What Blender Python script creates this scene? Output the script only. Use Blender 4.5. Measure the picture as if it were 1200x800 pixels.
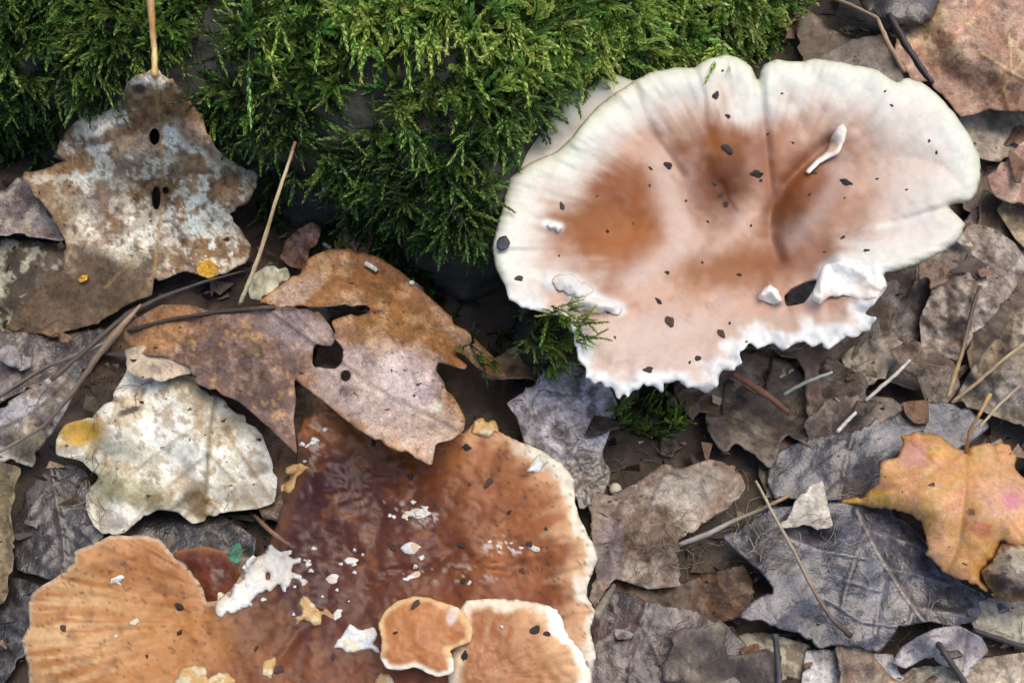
import bpy, math, random
import numpy as np
from mathutils import Vector, Matrix, Euler
from mathutils.bvhtree import BVHTree

# ------------------------------------------------------------------ clear
for o in list(bpy.data.objects): bpy.data.objects.remove(o)
S = bpy.context.scene
COL = S.collection

# ------------------------------------------------------------------ camera
W, H = 1200.0, 800.0                      # pixel frame of the photograph
PITCH = math.radians(28); HFOV = math.radians(48); DIST = 0.34
CAMP = np.array([0.0, -DIST*math.sin(PITCH), DIST*math.cos(PITCH)])
cam = bpy.data.cameras.new('camera'); camo = bpy.data.objects.new('camera', cam)
COL.objects.link(camo); S.camera = camo
camo.location = CAMP; camo.rotation_euler = (PITCH, 0, 0)
cam.sensor_fit = 'HORIZONTAL'; cam.angle = HFOV
cam.clip_start = 0.005; cam.clip_end = 200

# ------------------------------------------------------------------ light
SUN_EL = math.radians(70); SUN_AZ = math.radians(48)     # from behind the log, to the right
wd = bpy.data.worlds.new('World'); S.world = wd; wd.use_nodes = True
nt = wd.node_tree; bg = nt.nodes['Background']
sky = nt.nodes.new('ShaderNodeTexSky'); sky.sky_type = 'NISHITA'; sky.sun_disc = False
sky.sun_elevation = SUN_EL; sky.sun_rotation = SUN_AZ
sky.air_density = 1.0; sky.dust_density = 2.2; sky.ozone_density = 1.0
nt.links.new(sky.outputs[0], bg.inputs[0]); bg.inputs[1].default_value = 0.14
sl = bpy.data.lights.new('sun', 'SUN'); so = bpy.data.objects.new('sun', sl); COL.objects.link(so)
sl.energy = 1.5; sl.angle = math.radians(55); sl.color = (1.0, 0.9, 0.74)
sd = Vector((math.cos(SUN_EL)*math.sin(SUN_AZ), math.cos(SUN_EL)*math.cos(SUN_AZ), math.sin(SUN_EL)))
so.rotation_euler = sd.to_track_quat('Z', 'Y').to_euler(); so.location = (0.3, 0.3, 1)
S.view_settings.view_transform = 'Standard'; S.view_settings.look = 'None'
S.view_settings.gamma = 1.0; S.view_settings.exposure = 0.6
S.view_settings.use_curve_mapping = False
S.cycles.max_bounces = 5; S.cycles.diffuse_bounces = 3; S.cycles.glossy_bounces = 2; S.cycles.transmission_bounces = 3

# ------------------------------------------------------------------ helpers
rng = np.random.default_rng(7); random.seed(7)
F = (W/2)/math.tan(HFOV/2)
CP, SP_ = math.cos(PITCH), math.sin(PITCH)

def raydir(px, py):
    dx = (np.asarray(px, float)-W/2)/F; dy = -(np.asarray(py, float)-H/2)/F
    return np.stack([dx, dy*CP+SP_, dy*SP_-CP], -1)

def P(px, py, zmm):
    """world point on the line of sight of a pixel at height zmm (millimetres)"""
    d = raydir(px, py); z = np.asarray(zmm, float)*1e-3
    t = (z-CAMP[2])/d[..., 2]
    return CAMP+d*t[..., None]

def hx(h):
    h = h.lstrip('#'); c = np.array([int(h[i:i+2], 16)/255 for i in (0, 2, 4)])
    return np.where(c <= .04045, c/12.92, ((c+.055)/1.055)**2.4)

LAT = [np.random.default_rng(100+i).random((256, 256)) for i in range(8)]
def vn(x, y, seed):
    L = LAT[seed % 8]; x = x+seed*17.31; y = y+seed*9.77
    xi = np.floor(x).astype(int); yi = np.floor(y).astype(int)
    fx = x-xi; fy = y-yi; fx = fx*fx*(3-2*fx); fy = fy*fy*(3-2*fy)
    a = L[xi & 255, yi & 255]; b = L[(xi+1) & 255, yi & 255]
    c = L[xi & 255, (yi+1) & 255]; d = L[(xi+1) & 255, (yi+1) & 255]
    return (a*(1-fx)+b*fx)*(1-fy)+(c*(1-fx)+d*fx)*fy
def fbm(x, y, scale, seed=0, oc=4):
    x = np.asarray(x, float)/scale; y = np.asarray(y, float)/scale; s = 0; a = 1; t = 0
    for i in range(oc):
        s = s+a*vn(x*1.0, y, seed+i); t += a; a *= .55; x, y = x*1.97+.3*y, y*1.97-.3*x
    return s/t
def sm(a, b, x):
    t = np.clip((x-a)/(b-a), 0, 1); return t*t*(3-2*t)
def blob(x, y, cx, cy, rx, ry, rot=0, soft=.5, nz=0, seed=3):
    c, s = math.cos(math.radians(rot)), math.sin(math.radians(rot))
    u = ((x-cx)*c+(y-cy)*s)/rx; v = (-(x-cx)*s+(y-cy)*c)/ry
    r = np.sqrt(u*u+v*v)
    if nz: r = r+nz*(fbm(x, y, max(8, min(rx, ry)*.6), seed)-.5)
    return 1-sm(1-soft, 1+soft, r)
def pdist(x, y, poly):
    """distance to an open polyline"""
    best = np.full(np.shape(x), 1e9); par = np.zeros(np.shape(x)); acc = 0
    p = np.asarray(poly, float); L = np.hypot(*np.diff(p, axis=0).T); T = L.sum()
    for i in range(len(p)-1):
        ax, ay = p[i]; bx, by = p[i+1]; l2 = (bx-ax)**2+(by-ay)**2+1e-9
        t = np.clip(((x-ax)*(bx-ax)+(y-ay)*(by-ay))/l2, 0, 1)
        d = np.hypot(x-ax-t*(bx-ax), y-ay-t*(by-ay)); m = d < best
        best = np.where(m, d, best); par = np.where(m, (acc+t*L[i])/T, par); acc += L[i]
    return best, par
def catmull(pts, step=4.0, closed=True):
    p = np.asarray(pts, float); n = len(p); out = []
    for i in range(n if closed else n-1):
        if closed: p0, p1, p2, p3 = p[i-1], p[i], p[(i+1) % n], p[(i+2) % n]
        else: p0, p1, p2, p3 = p[max(i-1, 0)], p[i], p[i+1], p[min(i+2, n-1)]
        k = max(1, int(np.linalg.norm((p2-p1)[:2])/step)) if step else 6
        for j in range(k):
            t = j/k
            c = .5*((2*p1)+(-p0+p2)*t+(2*p0-5*p1+4*p2-p3)*t*t+(-p0+3*p1-3*p2+p3)*t**3)
            l = p1+(p2-p1)*t
            out.append(.3*c+.7*l)
    if not closed: out.append(p[-1])
    return np.array(out)
def sdist(x, y, polys):
    """signed distance (inside positive) and nearest boundary point of outline plus holes"""
    n = len(x); D = np.full(n, 1e9); N = np.zeros((n, 2)); ins = np.zeros(n, bool)
    for poly in polys:
        a = poly; b = np.roll(poly, -1, 0)
        for (ax, ay), (bx, by) in zip(a, b):
            l2 = (bx-ax)**2+(by-ay)**2+1e-12
            t = np.clip(((x-ax)*(bx-ax)+(y-ay)*(by-ay))/l2, 0, 1)
            qx = ax+t*(bx-ax); qy = ay+t*(by-ay); d = (x-qx)**2+(y-qy)**2
            m = d < D; D[m] = d[m]; N[m, 0] = qx[m]; N[m, 1] = qy[m]
            if ay != by:
                c = ((ay > y) != (by > y)) & (x < (bx-ax)*(y-ay)/(by-ay)+ax); ins ^= c
    D = np.sqrt(D); return np.where(ins, D, -D), N

def tag(o, label=None, cat=None, group=None, kind=None):
    if label: o['label'] = label
    if cat: o['category'] = cat
    if group: o['group'] = group
    if kind: o['kind'] = kind
    return o
def empty(name, loc, label=None, cat=None, group=None):
    o = bpy.data.objects.new(name, None); COL.objects.link(o); o.location = loc
    o.empty_display_size = .01
    return tag(o, label, cat, group)

def link_mesh(name, V, Fq, mat, col=None, parent=None, origin=None, smooth=True):
    """V in world metres; origin None -> centroid, lowest z. Parts live in their parent's frame"""
    V = np.asarray(V, float)
    if origin is None: origin = np.array([*(V[:, :2].mean(0)), V[:, 2].min()])
    origin = np.asarray(origin, float)
    me = bpy.data.meshes.new(name)
    Fq = [np.asarray(f) for f in (Fq if isinstance(Fq, (list, tuple)) else [Fq])]
    ls = np.concatenate([f.ravel() for f in Fq]); tot = np.concatenate([np.full(len(f), f.shape[1]) for f in Fq])
    me.vertices.add(len(V)); me.vertices.foreach_set('co', (V-origin).astype(np.float32).ravel())
    me.loops.add(len(ls)); me.loops.foreach_set('vertex_index', ls.astype(np.int32))
    me.polygons.add(len(tot)); me.polygons.foreach_set('loop_start', np.concatenate([[0], np.cumsum(tot)[:-1]]).astype(np.int32))
    me.polygons.foreach_set('loop_total', tot.astype(np.int32))
    me.polygons.foreach_set('use_smooth', np.full(len(tot), smooth))
    if col is not None:
        at = me.color_attributes.new('Col', 'FLOAT_COLOR', 'POINT')
        c = np.ones((len(V), 4)); c[:, :col.shape[1]] = col
        at.data.foreach_set('color', c.astype(np.float32).ravel())
    me.update(calc_edges=True); me.validate()
    me.materials.append(mat)
    o = bpy.data.objects.new(name, me); COL.objects.link(o)
    o.location = origin
    if parent is not None:
        o.parent = parent; o.location = Vector(origin)-Vector(parent_loc(parent))
    return o
def parent_loc(p):
    v = Vector(p.location)
    while p.parent: p = p.parent; v = v+Vector(p.location)
    return v

TREES = {}
def register(key, V, Fq):
    TREES.setdefault(key, []).append(BVHTree.FromPolygons(np.asarray(V).tolist(), np.asarray(Fq).tolist()))
def hit(px, py, keys=None):
    """first registered surface seen at a pixel: world point and normal"""
    d = Vector(raydir(px, py)).normalized(); o = Vector(CAMP); best = None
    for k, L in TREES.items():
        if keys and k not in keys: continue
        for t in L:
            r = t.ray_cast(o, d)
            if r[0] is not None and (best is None or r[3] < best[2]): best = (r[0], r[1], r[3])
    return best
def hz(px, py, keys=None, add=0.0, miss=0.0):
    r = hit(px, py, keys); return (r[0].z*1000+add) if r else miss

def grid_sheet(outline, zf, cf, thick, sp, holes=(), jit=.8, seed=0, pos=P, step=4.0, bite=0.0):
    pl = catmull(outline, step)
    if jit:
        n = np.roll(pl, -1, 0)-np.roll(pl, 1, 0); n = np.stack([n[:, 1], -n[:, 0]], 1)
        n /= np.linalg.norm(n, axis=1)[:, None]+1e-9
        pl = pl+n*((fbm(pl[:, 0], pl[:, 1], 9, seed+2, 3)-.5)*4*jit+(fbm(pl[:, 0], pl[:, 1], 4, seed+5, 2)-.5)*1.6*jit)[:, None]
    if jit and bite:
        pl = pl-n*(sm(.58, .72, fbm(pl[:, 0], pl[:, 1], 13, seed+1, 3))*7*bite)[:, None]
    polys = [pl]+[catmull(h, 2.5) for h in holes]
    mn = pl.min(0)-sp; mx = pl.max(0)+sp
    gx = np.arange(mn[0], mx[0]+sp, sp); gy = np.arange(mn[1], mx[1]+sp, sp)
    X, Y = np.meshgrid(gx, gy, indexing='ij'); nx, ny = X.shape
    x = X.ravel(); y = Y.ravel(); D, N = sdist(x, y, polys)
    cx = (x.reshape(nx, ny)[:-1, :-1]+sp/2); cy = (y.reshape(nx, ny)[:-1, :-1]+sp/2)
    Dg = D.reshape(nx, ny); cen = (Dg[:-1, :-1]+Dg[1:, :-1]+Dg[:-1, 1:]+Dg[1:, 1:])/4
    keep = (cen > 0)
    idx = np.arange(nx*ny).reshape(nx, ny)
    q = np.stack([idx[:-1, :-1], idx[:-1, 1:], idx[1:, 1:], idx[1:, :-1]], -1)[keep]
    ed = np.sort(np.concatenate([q[:, [0, 1]], q[:, [1, 2]], q[:, [2, 3]], q[:, [3, 0]]]), 1)
    ue, ec = np.unique(ed[:, 0]*(nx*ny)+ed[:, 1], return_counts=True); rimv = ue[ec == 1]
    snap = np.zeros(nx*ny, bool); snap[rimv//(nx*ny)] = True; snap[rimv % (nx*ny)] = True; snap |= D < 0
    x = np.where(snap, N[:, 0], x); y = np.where(snap, N[:, 1], y); D = np.where(snap, 0, D)
    used = np.unique(q); rm = np.full(nx*ny, -1); rm[used] = np.arange(len(used)); q = rm[q]
    x, y, D = x[used], y[used], D[used]
    z = zf(x, y, D); V = pos(x, y, z)
    # image y runs down: quads above face the camera when flipped
    a, b, c, d = (V[q[:, i]] for i in range(4)); nf = np.cross(c-a, d-b)
    if nf[:, 2].sum() < 0: q = q[:, ::-1]; nf = -nf
    nv = np.zeros_like(V)
    for i in range(4): np.add.at(nv, q[:, i], nf)
    nv /= np.linalg.norm(nv, axis=1)[:, None]+1e-12
    th = thick(x, y, D) if callable(thick) else np.full(len(x), thick)
    B = V-nv*(th*1e-3)[:, None]; n = len(V)
    e = np.concatenate([q[:, [0, 1]], q[:, [1, 2]], q[:, [2, 3]], q[:, [3, 0]]])
    es = np.sort(e, 1); key = es[:, 0]*n+es[:, 1]; u, inv, cnt = np.unique(key, return_inverse=True, return_counts=True)
    be = e[cnt[inv] == 1]
    side = np.stack([be[:, 1], be[:, 0], be[:, 0]+n, be[:, 1]+n], 1)
    C = cf(x, y, D, z)
    return np.concatenate([V, B]), np.concatenate([q, q[:, ::-1]+n, side]), np.concatenate([C, C]), V, q

def sheet(name, outline, zf, cf, mat, thick=.3, sp=3.0, holes=(), jit=.8, seed=0, parent=None, key='litter', origin=None, step=4.0, bite=0.0):
    V, Q, C, Vt, qt = grid_sheet(outline, zf, cf, thick, sp, holes, jit, seed, step=step, bite=bite)
    o = link_mesh(name, V, Q, mat, C, parent, origin)
    if key: register(key, Vt, qt)
    return o

def idw(ctrl, x, y):
    w = 0; s = 0
    for a, b, c in ctrl:
        k = 1/((x-a)**2+(y-b)**2+400)**1.6; w = w+k; s = s+k*c
    return s/w

def tube(name, pts, rad, mat, col, parent=None, sides=6, lump=.0, seed=0, close=True):
    """pts world (n,3); rad list mm or array; col (n,3) or single"""
    p = np.asarray(pts, float); n = len(p); r = np.interp(np.linspace(0, 1, n), np.linspace(0, 1, len(rad)), rad)*1e-3
    t = np.gradient(p, axis=0); t /= np.linalg.norm(t, axis=1)[:, None]+1e-12
    up = np.array([0.13, 0.21, 1.0]); a = np.cross(t, up); a /= np.linalg.norm(a, axis=1)[:, None]+1e-9; b = np.cross(t, a)
    th = np.arange(sides)/sides*2*np.pi
    lum = 1+lump*(np.random.default_rng(seed).random((n, sides))-.5)
    V = p[:, None]+r[:, None, None]*lum[..., None]*(np.cos(th)[None, :, None]*a[:, None]+np.sin(th)[None, :, None]*b[:, None])
    V = V.reshape(-1, 3); i = np.arange(n-1)[:, None]*sides; j = np.arange(sides)[None]; k = (j+1) % sides
    Q = np.stack([i+j, i+k, i+sides+k, i+sides+j], -1).reshape(-1, 4)
    V = np.concatenate([V, p[:1], p[-1:]]); m = n*sides
    tr = np.concatenate([np.stack([np.full(sides, m), k[0], j[0]], 1), np.stack([np.full(sides, m+1), (n-1)*sides+j[0], (n-1)*sides+k[0]], 1)])
    c = np.atleast_2d(col); c = np.array([np.interp(np.linspace(0, 1, n), np.linspace(0, 1, len(c)), c[:, q]) for q in range(3)]).T
    c = np.concatenate([np.repeat(c, sides, 0), c[:1], c[-1:]])
    c = c*(0.75+.5*np.random.default_rng(seed+1).random((len(c), 1)))
    c = np.concatenate([c, np.full((len(c), 1), .3)], 1)
    if name is None: return V, Q, tr, c
    return link_mesh(name, V, [Q, tr], mat, c, parent)

# ------------------------------------------------------------------ materials
def new_mat(name):
    m = bpy.data.materials.new(name); m.use_nodes = True
    return m, m.node_tree, m.node_tree.nodes['Principled BSDF']
def organic(name, rdry=.75, rwet=.28, bump=.35, bdist=.0006, fine=900, mid=220, retic=0.0, rscale=420,
            sss=0.0, coat=.5, spec=.5, cvar=.35, transl=0.0, midvar=.3, crackle=0.0, speck=0.0, sat=1.0):
    m, t, b = new_mat(name); N = t.nodes; L = t.links
    at = N.new('ShaderNodeAttribute'); at.attribute_name = 'Col'
    tc = N.new('ShaderNodeTexCoord')
    def noise(sc, det=4, rough=.6):
        n = N.new('ShaderNodeTexNoise'); n.inputs['Scale'].default_value = sc
        n.inputs['Detail'].default_value = det; n.inputs['Roughness'].default_value = rough
        L.new(tc.outputs['Object'], n.inputs['Vector']); return n.outputs['Fac']
    def mth(op, a, b_=None, c=None):
        n = N.new('ShaderNodeMath'); n.operation = op
        for i, v in enumerate((a, b_, c)):
            if v is None: continue
            if isinstance(v, (int, float)): n.inputs[i].default_value = v
            else: L.new(v, n.inputs[i])
        return n.outputs[0]
    nf = noise(fine, 5, .7); nm = noise(mid, 4, .6)
    vf = mth('MULTIPLY_ADD', nf, cvar*2, 1-cvar); vm = mth('MULTIPLY_ADD', nm, midvar*2, 1-midvar)
    v = mth('MULTIPLY', vf, vm)
    if speck:                                # sharp dark flecks and paler flecks in the tissue
        n1 = noise(520, 6, .75); n2 = noise(1300, 3, .6)
        def ramp(x, a, b_):
            r_ = N.new('ShaderNodeMapRange'); r_.interpolation_type = 'SMOOTHSTEP'
            r_.inputs['From Min'].default_value = a; r_.inputs['From Max'].default_value = b_; L.new(x, r_.inputs['Value']); return r_.outputs[0]
        v = mth('MULTIPLY', v, mth('MULTIPLY_ADD', ramp(n1, .55, .64), -speck, 1.0))
        v = mth('MULTIPLY', v, mth('MULTIPLY_ADD', ramp(n2, .58, .66), speck*.6, 1.0))
    if crackle:                              # net of fine veins
        vc_ = N.new('ShaderNodeTexVoronoi'); vc_.feature = 'DISTANCE_TO_EDGE'; vc_.inputs['Scale'].default_value = 650
        wn = N.new('ShaderNodeTexNoise'); wn.inputs['Scale'].default_value = 300; L.new(tc.outputs['Object'], wn.inputs['Vector'])
        va = N.new('ShaderNodeVectorMath'); va.operation = 'MULTIPLY_ADD'; va.inputs[1].default_value = (.0025,)*3
        L.new(wn.outputs['Color'], va.inputs[0]); L.new(tc.outputs['Object'], va.inputs[2]); L.new(va.outputs[0], vc_.inputs['Vector'])
        mr = N.new('ShaderNodeMapRange'); mr.inputs['From Min'].default_value = .0; mr.inputs['From Max'].default_value = .1
        mr.inputs['To Min'].default_value = 1-crackle; mr.inputs['To Max'].default_value = 1.0; L.new(vc_.outputs[0], mr.inputs['Value'])
        v = mth('MULTIPLY', v, mr.outputs[0])
    mx = N.new('ShaderNodeVectorMath'); mx.operation = 'SCALE'
    L.new(at.outputs['Color'], mx.inputs[0]); L.new(v, mx.inputs['Scale'])
    L.new(mx.outputs[0], b.inputs['Base Color'])
    wet = mth('MULTIPLY', at.outputs['Alpha'], mth('MULTIPLY_ADD', nm, 1.2, .4)); wet = mth('MINIMUM', wet, 1.0)
    rr = mth('MULTIPLY_ADD', wet, rwet-rdry, rdry)
    rr = mth('ADD', rr, mth('MULTIPLY_ADD', nf, .3, -.15))
    L.new(rr, b.inputs['Roughness'])
    L.new(mth('MULTIPLY', wet, coat), b.inputs['Coat Weight']); b.inputs['Coat Roughness'].default_value = .16
    b.inputs['Specular IOR Level'].default_value = spec
    h = mth('ADD', mth('MULTIPLY', nf, .5), nm)
    if retic:
        vo = N.new('ShaderNodeTexVoronoi'); vo.feature = 'DISTANCE_TO_EDGE'; vo.inputs['Scale'].default_value = rscale
        L.new(tc.outputs['Object'], vo.inputs['Vector'])
        h = mth('ADD', h, mth('MULTIPLY', mth('MINIMUM', vo.outputs[0], .25), 4*retic))
    bp = N.new('ShaderNodeBump'); bp.inputs['Strength'].default_value = bump; bp.inputs['Distance'].default_value = bdist
    L.new(h, bp.inputs['Height']); L.new(bp.outputs[0], b.inputs['Normal'])
    L.new(bp.outputs[0], b.inputs['Coat Normal'])
    if sss:
        b.inputs['Subsurface Weight'].default_value = sss; b.inputs['Subsurface Radius'].default_value = (1, .55, .35)
        b.inputs['Subsurface Scale'].default_value = .004
    if transl:
        tr = N.new('ShaderNodeBsdfTranslucent'); L.new(mx.outputs[0], tr.inputs[0])
        ms = N.new('ShaderNodeMixShader'); ms.inputs[0].default_value = transl
        L.new(b.outputs[0], ms.inputs[1]); L.new(tr.outputs[0], ms.inputs[2])
        L.new(ms.outputs[0], N['Material Output'].inputs['Surface'])
    return m
M_LEAF = organic('leaf_litter', retic=.12, rscale=900, bump=.4, bdist=.0004, cvar=.5, coat=.25, spec=.35, crackle=.3, speck=.4)
M_WET = organic('wet_leaf', rdry=.6, rwet=.28, retic=.2, rscale=800, bump=.38, bdist=.0005, coat=.5, cvar=.45, crackle=.3, speck=.4)
M_PALE = organic('pale_leaf', retic=.12, rscale=900, bump=.35, bdist=.0004, cvar=.28, midvar=.2, coat=.2, spec=.35, crackle=.22, speck=.14)
M_FRESH = organic('fresh_leaf', rdry=.6, rwet=.35, retic=.2, rscale=900, bump=.2, cvar=.25, transl=.1, midvar=.2, crackle=.15, speck=.15)
M_SOIL = organic('soil', rdry=.9, rwet=.45, bump=.9, bdist=.0015, fine=700, mid=160, cvar=.5, coat=.2)
M_BARK = organic('rotten_bark', rdry=.85, rwet=.4, bump=.9, bdist=.002, fine=600, mid=120, cvar=.4, coat=.2)
M_CAPW = organic('pale_cap_flesh', rdry=.55, rwet=.36, bump=.12, bdist=.0005, fine=1400, mid=300, coat=.06, spec=.22, cvar=.1, midvar=.07, speck=.06)
M_CAPB = organic('brown_cap_flesh', rdry=.58, rwet=.32, bump=.25, bdist=.0006, fine=1100, mid=260, coat=.2, spec=.3, cvar=.22, midvar=.22, speck=.18)
M_MOLD = organic('white_fungus_crust', rdry=.8, rwet=.5, bump=.8, bdist=.001, fine=1000, mid=350, sss=.2, coat=0, cvar=.12, midvar=.1)
M_STRAW = organic('dry_stem', rdry=.65, rwet=.4, bump=.4, bdist=.0003, fine=2500, mid=700, coat=.2)
M_MOSS = organic('moss_leaves', rdry=.5, rwet=.4, bump=0, transl=.3, cvar=.12, midvar=.2, mid=90, coat=.1)
M_CRUMB = organic('soil_crumb', rdry=.7, rwet=.35, bump=.6, fine=2500, mid=900, coat=.3)

# ------------------------------------------------------------------ ground
def axis(lo, hi, st):
    a = np.arange(lo, hi+st/2, st); ext = []; s = st; v = hi
    while v < 12: s *= 1.5; v += s; ext.append(v)
    e = np.array(ext); return np.concatenate([(lo-(e-hi))[::-1], a, e])
gx = axis(-.3, .3, .0022); gy = axis(-.22, .3, .0022)
GX, GY = np.meshgrid(gx, gy, indexing='ij')
HOL = P(598, 450, 0)
def ground_z(x, y):
    f = np.exp(-(x**2+y**2)/.5)
    z = (fbm(x*1000, y*1000, 45, 1, 4)-.5)*9*f+(fbm(x*1000, y*1000, 9, 4, 3)-.5)*3.0*f
    z = z-8*np.exp(-((x-HOL[0])**2+(y-HOL[1])**2)/(.016**2))
    z = z+(fbm(x, y, 1.5, 2, 3)-.5)*120*(1-f)
    return z*1e-3
GZ = ground_z(GX, GY)
gi = np.arange(GX.size).reshape(GX.shape)
GQ = np.stack([gi[:-1, :-1], gi[1:, :-1], gi[1:, 1:], gi[:-1, 1:]], -1).reshape(-1, 4)
GV = np.stack([GX, GY, GZ], -1).reshape(-1, 3)
g1 = fbm(GV[:, 0]*1000, GV[:, 1]*1000, 14, 3)[:, None]; g2 = fbm(GV[:, 0]*1000, GV[:, 1]*1000, 4, 6)[:, None]
GC = hx('#4a3d31')*(.5+g1)*(.6+.8*g2); GC = GC+(hx('#7d6850')-GC)*sm(.62, .75, g2)*.5
GC = np.concatenate([GC, .2+.6*sm(.45, .7, g1)], 1)
gr = link_mesh('ground', GV, GQ, M_SOIL, GC, origin=(0, 0, 0)); gr['kind'] = 'structure'
register('ground', GV, GQ)

# ------------------------------------------------------------------ mossy log
FOOT = np.array([(-400, 165), (-50, 185), (100, 205), (300, 258), (450, 312), (545, 362), (590, 345), (625, 285), (680, 215), (740, 160), (800, 125), (870, 70), (905, 10), (930, -80), (960, -280)], float)
FW = P(FOOT[:, 0], FOOT[:, 1], 0)
fx = np.concatenate([[-3.0, -1.0], FW[:, 0]]); fy = np.concatenate([[FW[0, 1]+.1, FW[0, 1]+.02], FW[:, 1]])
nl = 300
sA = np.concatenate([np.linspace(-1.2, -.31, 30)[:-1], np.linspace(-.31, FW[-1, 0]*.995, nl)])
LY = np.interp(sA, fx, fy)
prof = np.array([(0.006, -.012), (.003, .0), (.008, .010), (.010, .020), (.006, .030), (.005, .039), (.011, .049), (.024, .057), (.048, .064), (.09, .072), (.16, .074), (.24, .06), (.30, .03), (.33, -.02)])
nu = 150
uu = np.linspace(0, len(prof)-1, nu)**1.0
PR = np.stack([np.interp(uu, np.arange(len(prof)), prof[:, 0]), np.interp(uu, np.arange(len(prof)), prof[:, 1])], 1)
for _ in range(6): PR[1:-1] = (PR[:-2]+2*PR[1:-1]+PR[2:])/4
hsc = np.interp(sA, [-1.2, -.2, .0, .05, .085, .11, .14], [1.3, 1.05, 1.0, .95, .8, .62, .35])
LX = np.repeat(sA[:, None], nu, 1); LYY = LY[:, None]+PR[None, :, 0]*1.0; LZ = PR[None, :, 1]*hsc[:, None]+0*LX
nz1 = (fbm(LX*1000, (LYY+LZ*1.3)*1000, 28, 2, 4)-.5); nz2 = (fbm(LX*1000, (LYY+LZ*1.3)*1000, 8, 5, 3)-.5)
LYY = LYY-(nz1*.016+nz2*.004)*.6; LZ = LZ+(nz1*.016+nz2*.004)*.8
LV = np.stack([LX, LYY, LZ], -1).reshape(-1, 3)
li = np.arange(LX.size).reshape(LX.shape)
LQ = np.stack([li[:-1, :-1], li[1:, :-1], li[1:, 1:], li[:-1, 1:]], -1).reshape(-1, 4)
lc1 = fbm(LV[:, 0]*1000, (LV[:, 1]+LV[:, 2])*1000, 10, 1)[:, None]
LC = hx('#2c2a22')*(1-lc1)+hx('#5c564a')*lc1; LC = np.concatenate([LC*.8, .3+0*lc1], 1)
log = link_mesh('fallen_log', LV, LQ, M_BARK, LC, origin=(-.2, FW[2, 1]+.1, 0))
tag(log, 'rotting dark log overgrown with green moss behind the white mushroom', 'log')
register('log', LV, LQ)

# ------------------------------------------------------------------ leaves lying in the litter
def leafcol(base, pats=(), blobs=(), mott=.35, fine=.25, wet=.3, wets=(), veins=(), seed=0, edge=None):
    def f(x, y, D, z):
        n1 = fbm(x, y, 22, seed, 4)[:, None]; n2 = fbm(x, y, 7, seed+3, 4)[:, None]; n3 = fbm(x, y, 70, seed+5, 2)[:, None]
        C = np.tile(hx(base), (len(x), 1))
        for p in pats:                       # colour, scale, threshold, softness, strength
            c, sc, th, so_, st = p[:5]
            m = sm(th-so_, th+so_, fbm(x, y, sc, seed+int(sc) % 5+1, 5))[:, None]*st
            if len(p) > 5: m = m*blob(x, y, *p[5], soft=.5, nz=.6, seed=seed)[:, None]
            C = C+(hx(c)-C)*m
        for b in blobs:                      # colour, cx, cy, rx, ry, rot, strength
            m = blob(x, y, b[1], b[2], b[3], b[4], b[5], soft=.35 if len(b) < 8 else b[7], nz=.9, seed=seed+1)[:, None]*b[6]
            C = C+(hx(b[0])-C)*m
        C = C*(1-mott+2*mott*n1)*(1-fine+2*fine*n2)*(.75+.5*n3)
        pit = sm(.66, .74, fbm(x, y, 5, seed+2, 2))[:, None]*fine*1.4; C = C*(1-.6*np.clip(pit, 0, 1))
        for poly, w, hgt, c, st in veins:
            d, _ = pdist(x, y, poly); m = np.exp(-(d/w)**2)[:, None]*st
            C = C+(hx(c)-C)*m
        if edge:
            m = np.exp(-D/edge[1])[:, None]*edge[2]; C = C+(hx(edge[0])-C)*m
        wt = np.full(len(x), wet)
        for b in wets: wt = np.maximum(wt, b[5]*blob(x, y, *b[:5], soft=.5, nz=.8, seed=seed+4))
        return np.concatenate([np.clip(C, .003, .9), wt[:, None]], 1)
    return f
def leafz(ctrl, und=1.2, uscale=40, curl=0, cw=12, veins=(), seed=0, wr=.35, minkeys=None, clear=2.5):
    def f(x, y, D):
        z = idw(ctrl, x, y) if isinstance(ctrl, list) else np.full(len(x), float(ctrl))
        z = z+(fbm(x, y, uscale, seed+2, 3)-.5)*2*und+(fbm(x, y, 10, seed+6, 3)-.5)*2*wr
        z = z+curl*np.exp(-D/cw)*(.2+1.6*fbm(x, y, 50, seed+1, 2))
        for poly, w, hgt, c, st in veins:
            d, _ = pdist(x, y, poly); z = z+hgt*np.exp(-(d/(w*1.6))**2)
        return z
    return f
def auto_veins(rib, n=5, ln=60, ang=48, w=1.6, hgt=.35, c='#5a4330', st=.6, sw=.8, curve=.25):
    r = catmull(rib, 6, False); V = [(r[::2], w, hgt, c, st)]
    for i in range(n):
        k = int((i+.6)/n*(len(r)-2)); t = r[min(k+1, len(r)-1)]-r[k]; t = t/(np.linalg.norm(t)+1e-9)
        l = ln*(1-.55*i/n)
        for s in (-1, 1):
            a = math.radians(ang)*s; q = [r[k]]; d = np.array([t[0]*math.cos(a)-t[1]*math.sin(a), t[0]*math.sin(a)+t[1]*math.cos(a)])
            for j in range(4):
                q.append(q[-1]+d*l/4); d = d+t*curve*.3; d /= np.linalg.norm(d)
            V.append((np.array(q), w*sw, hgt*.6, c, st*.6))
    return V

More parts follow.
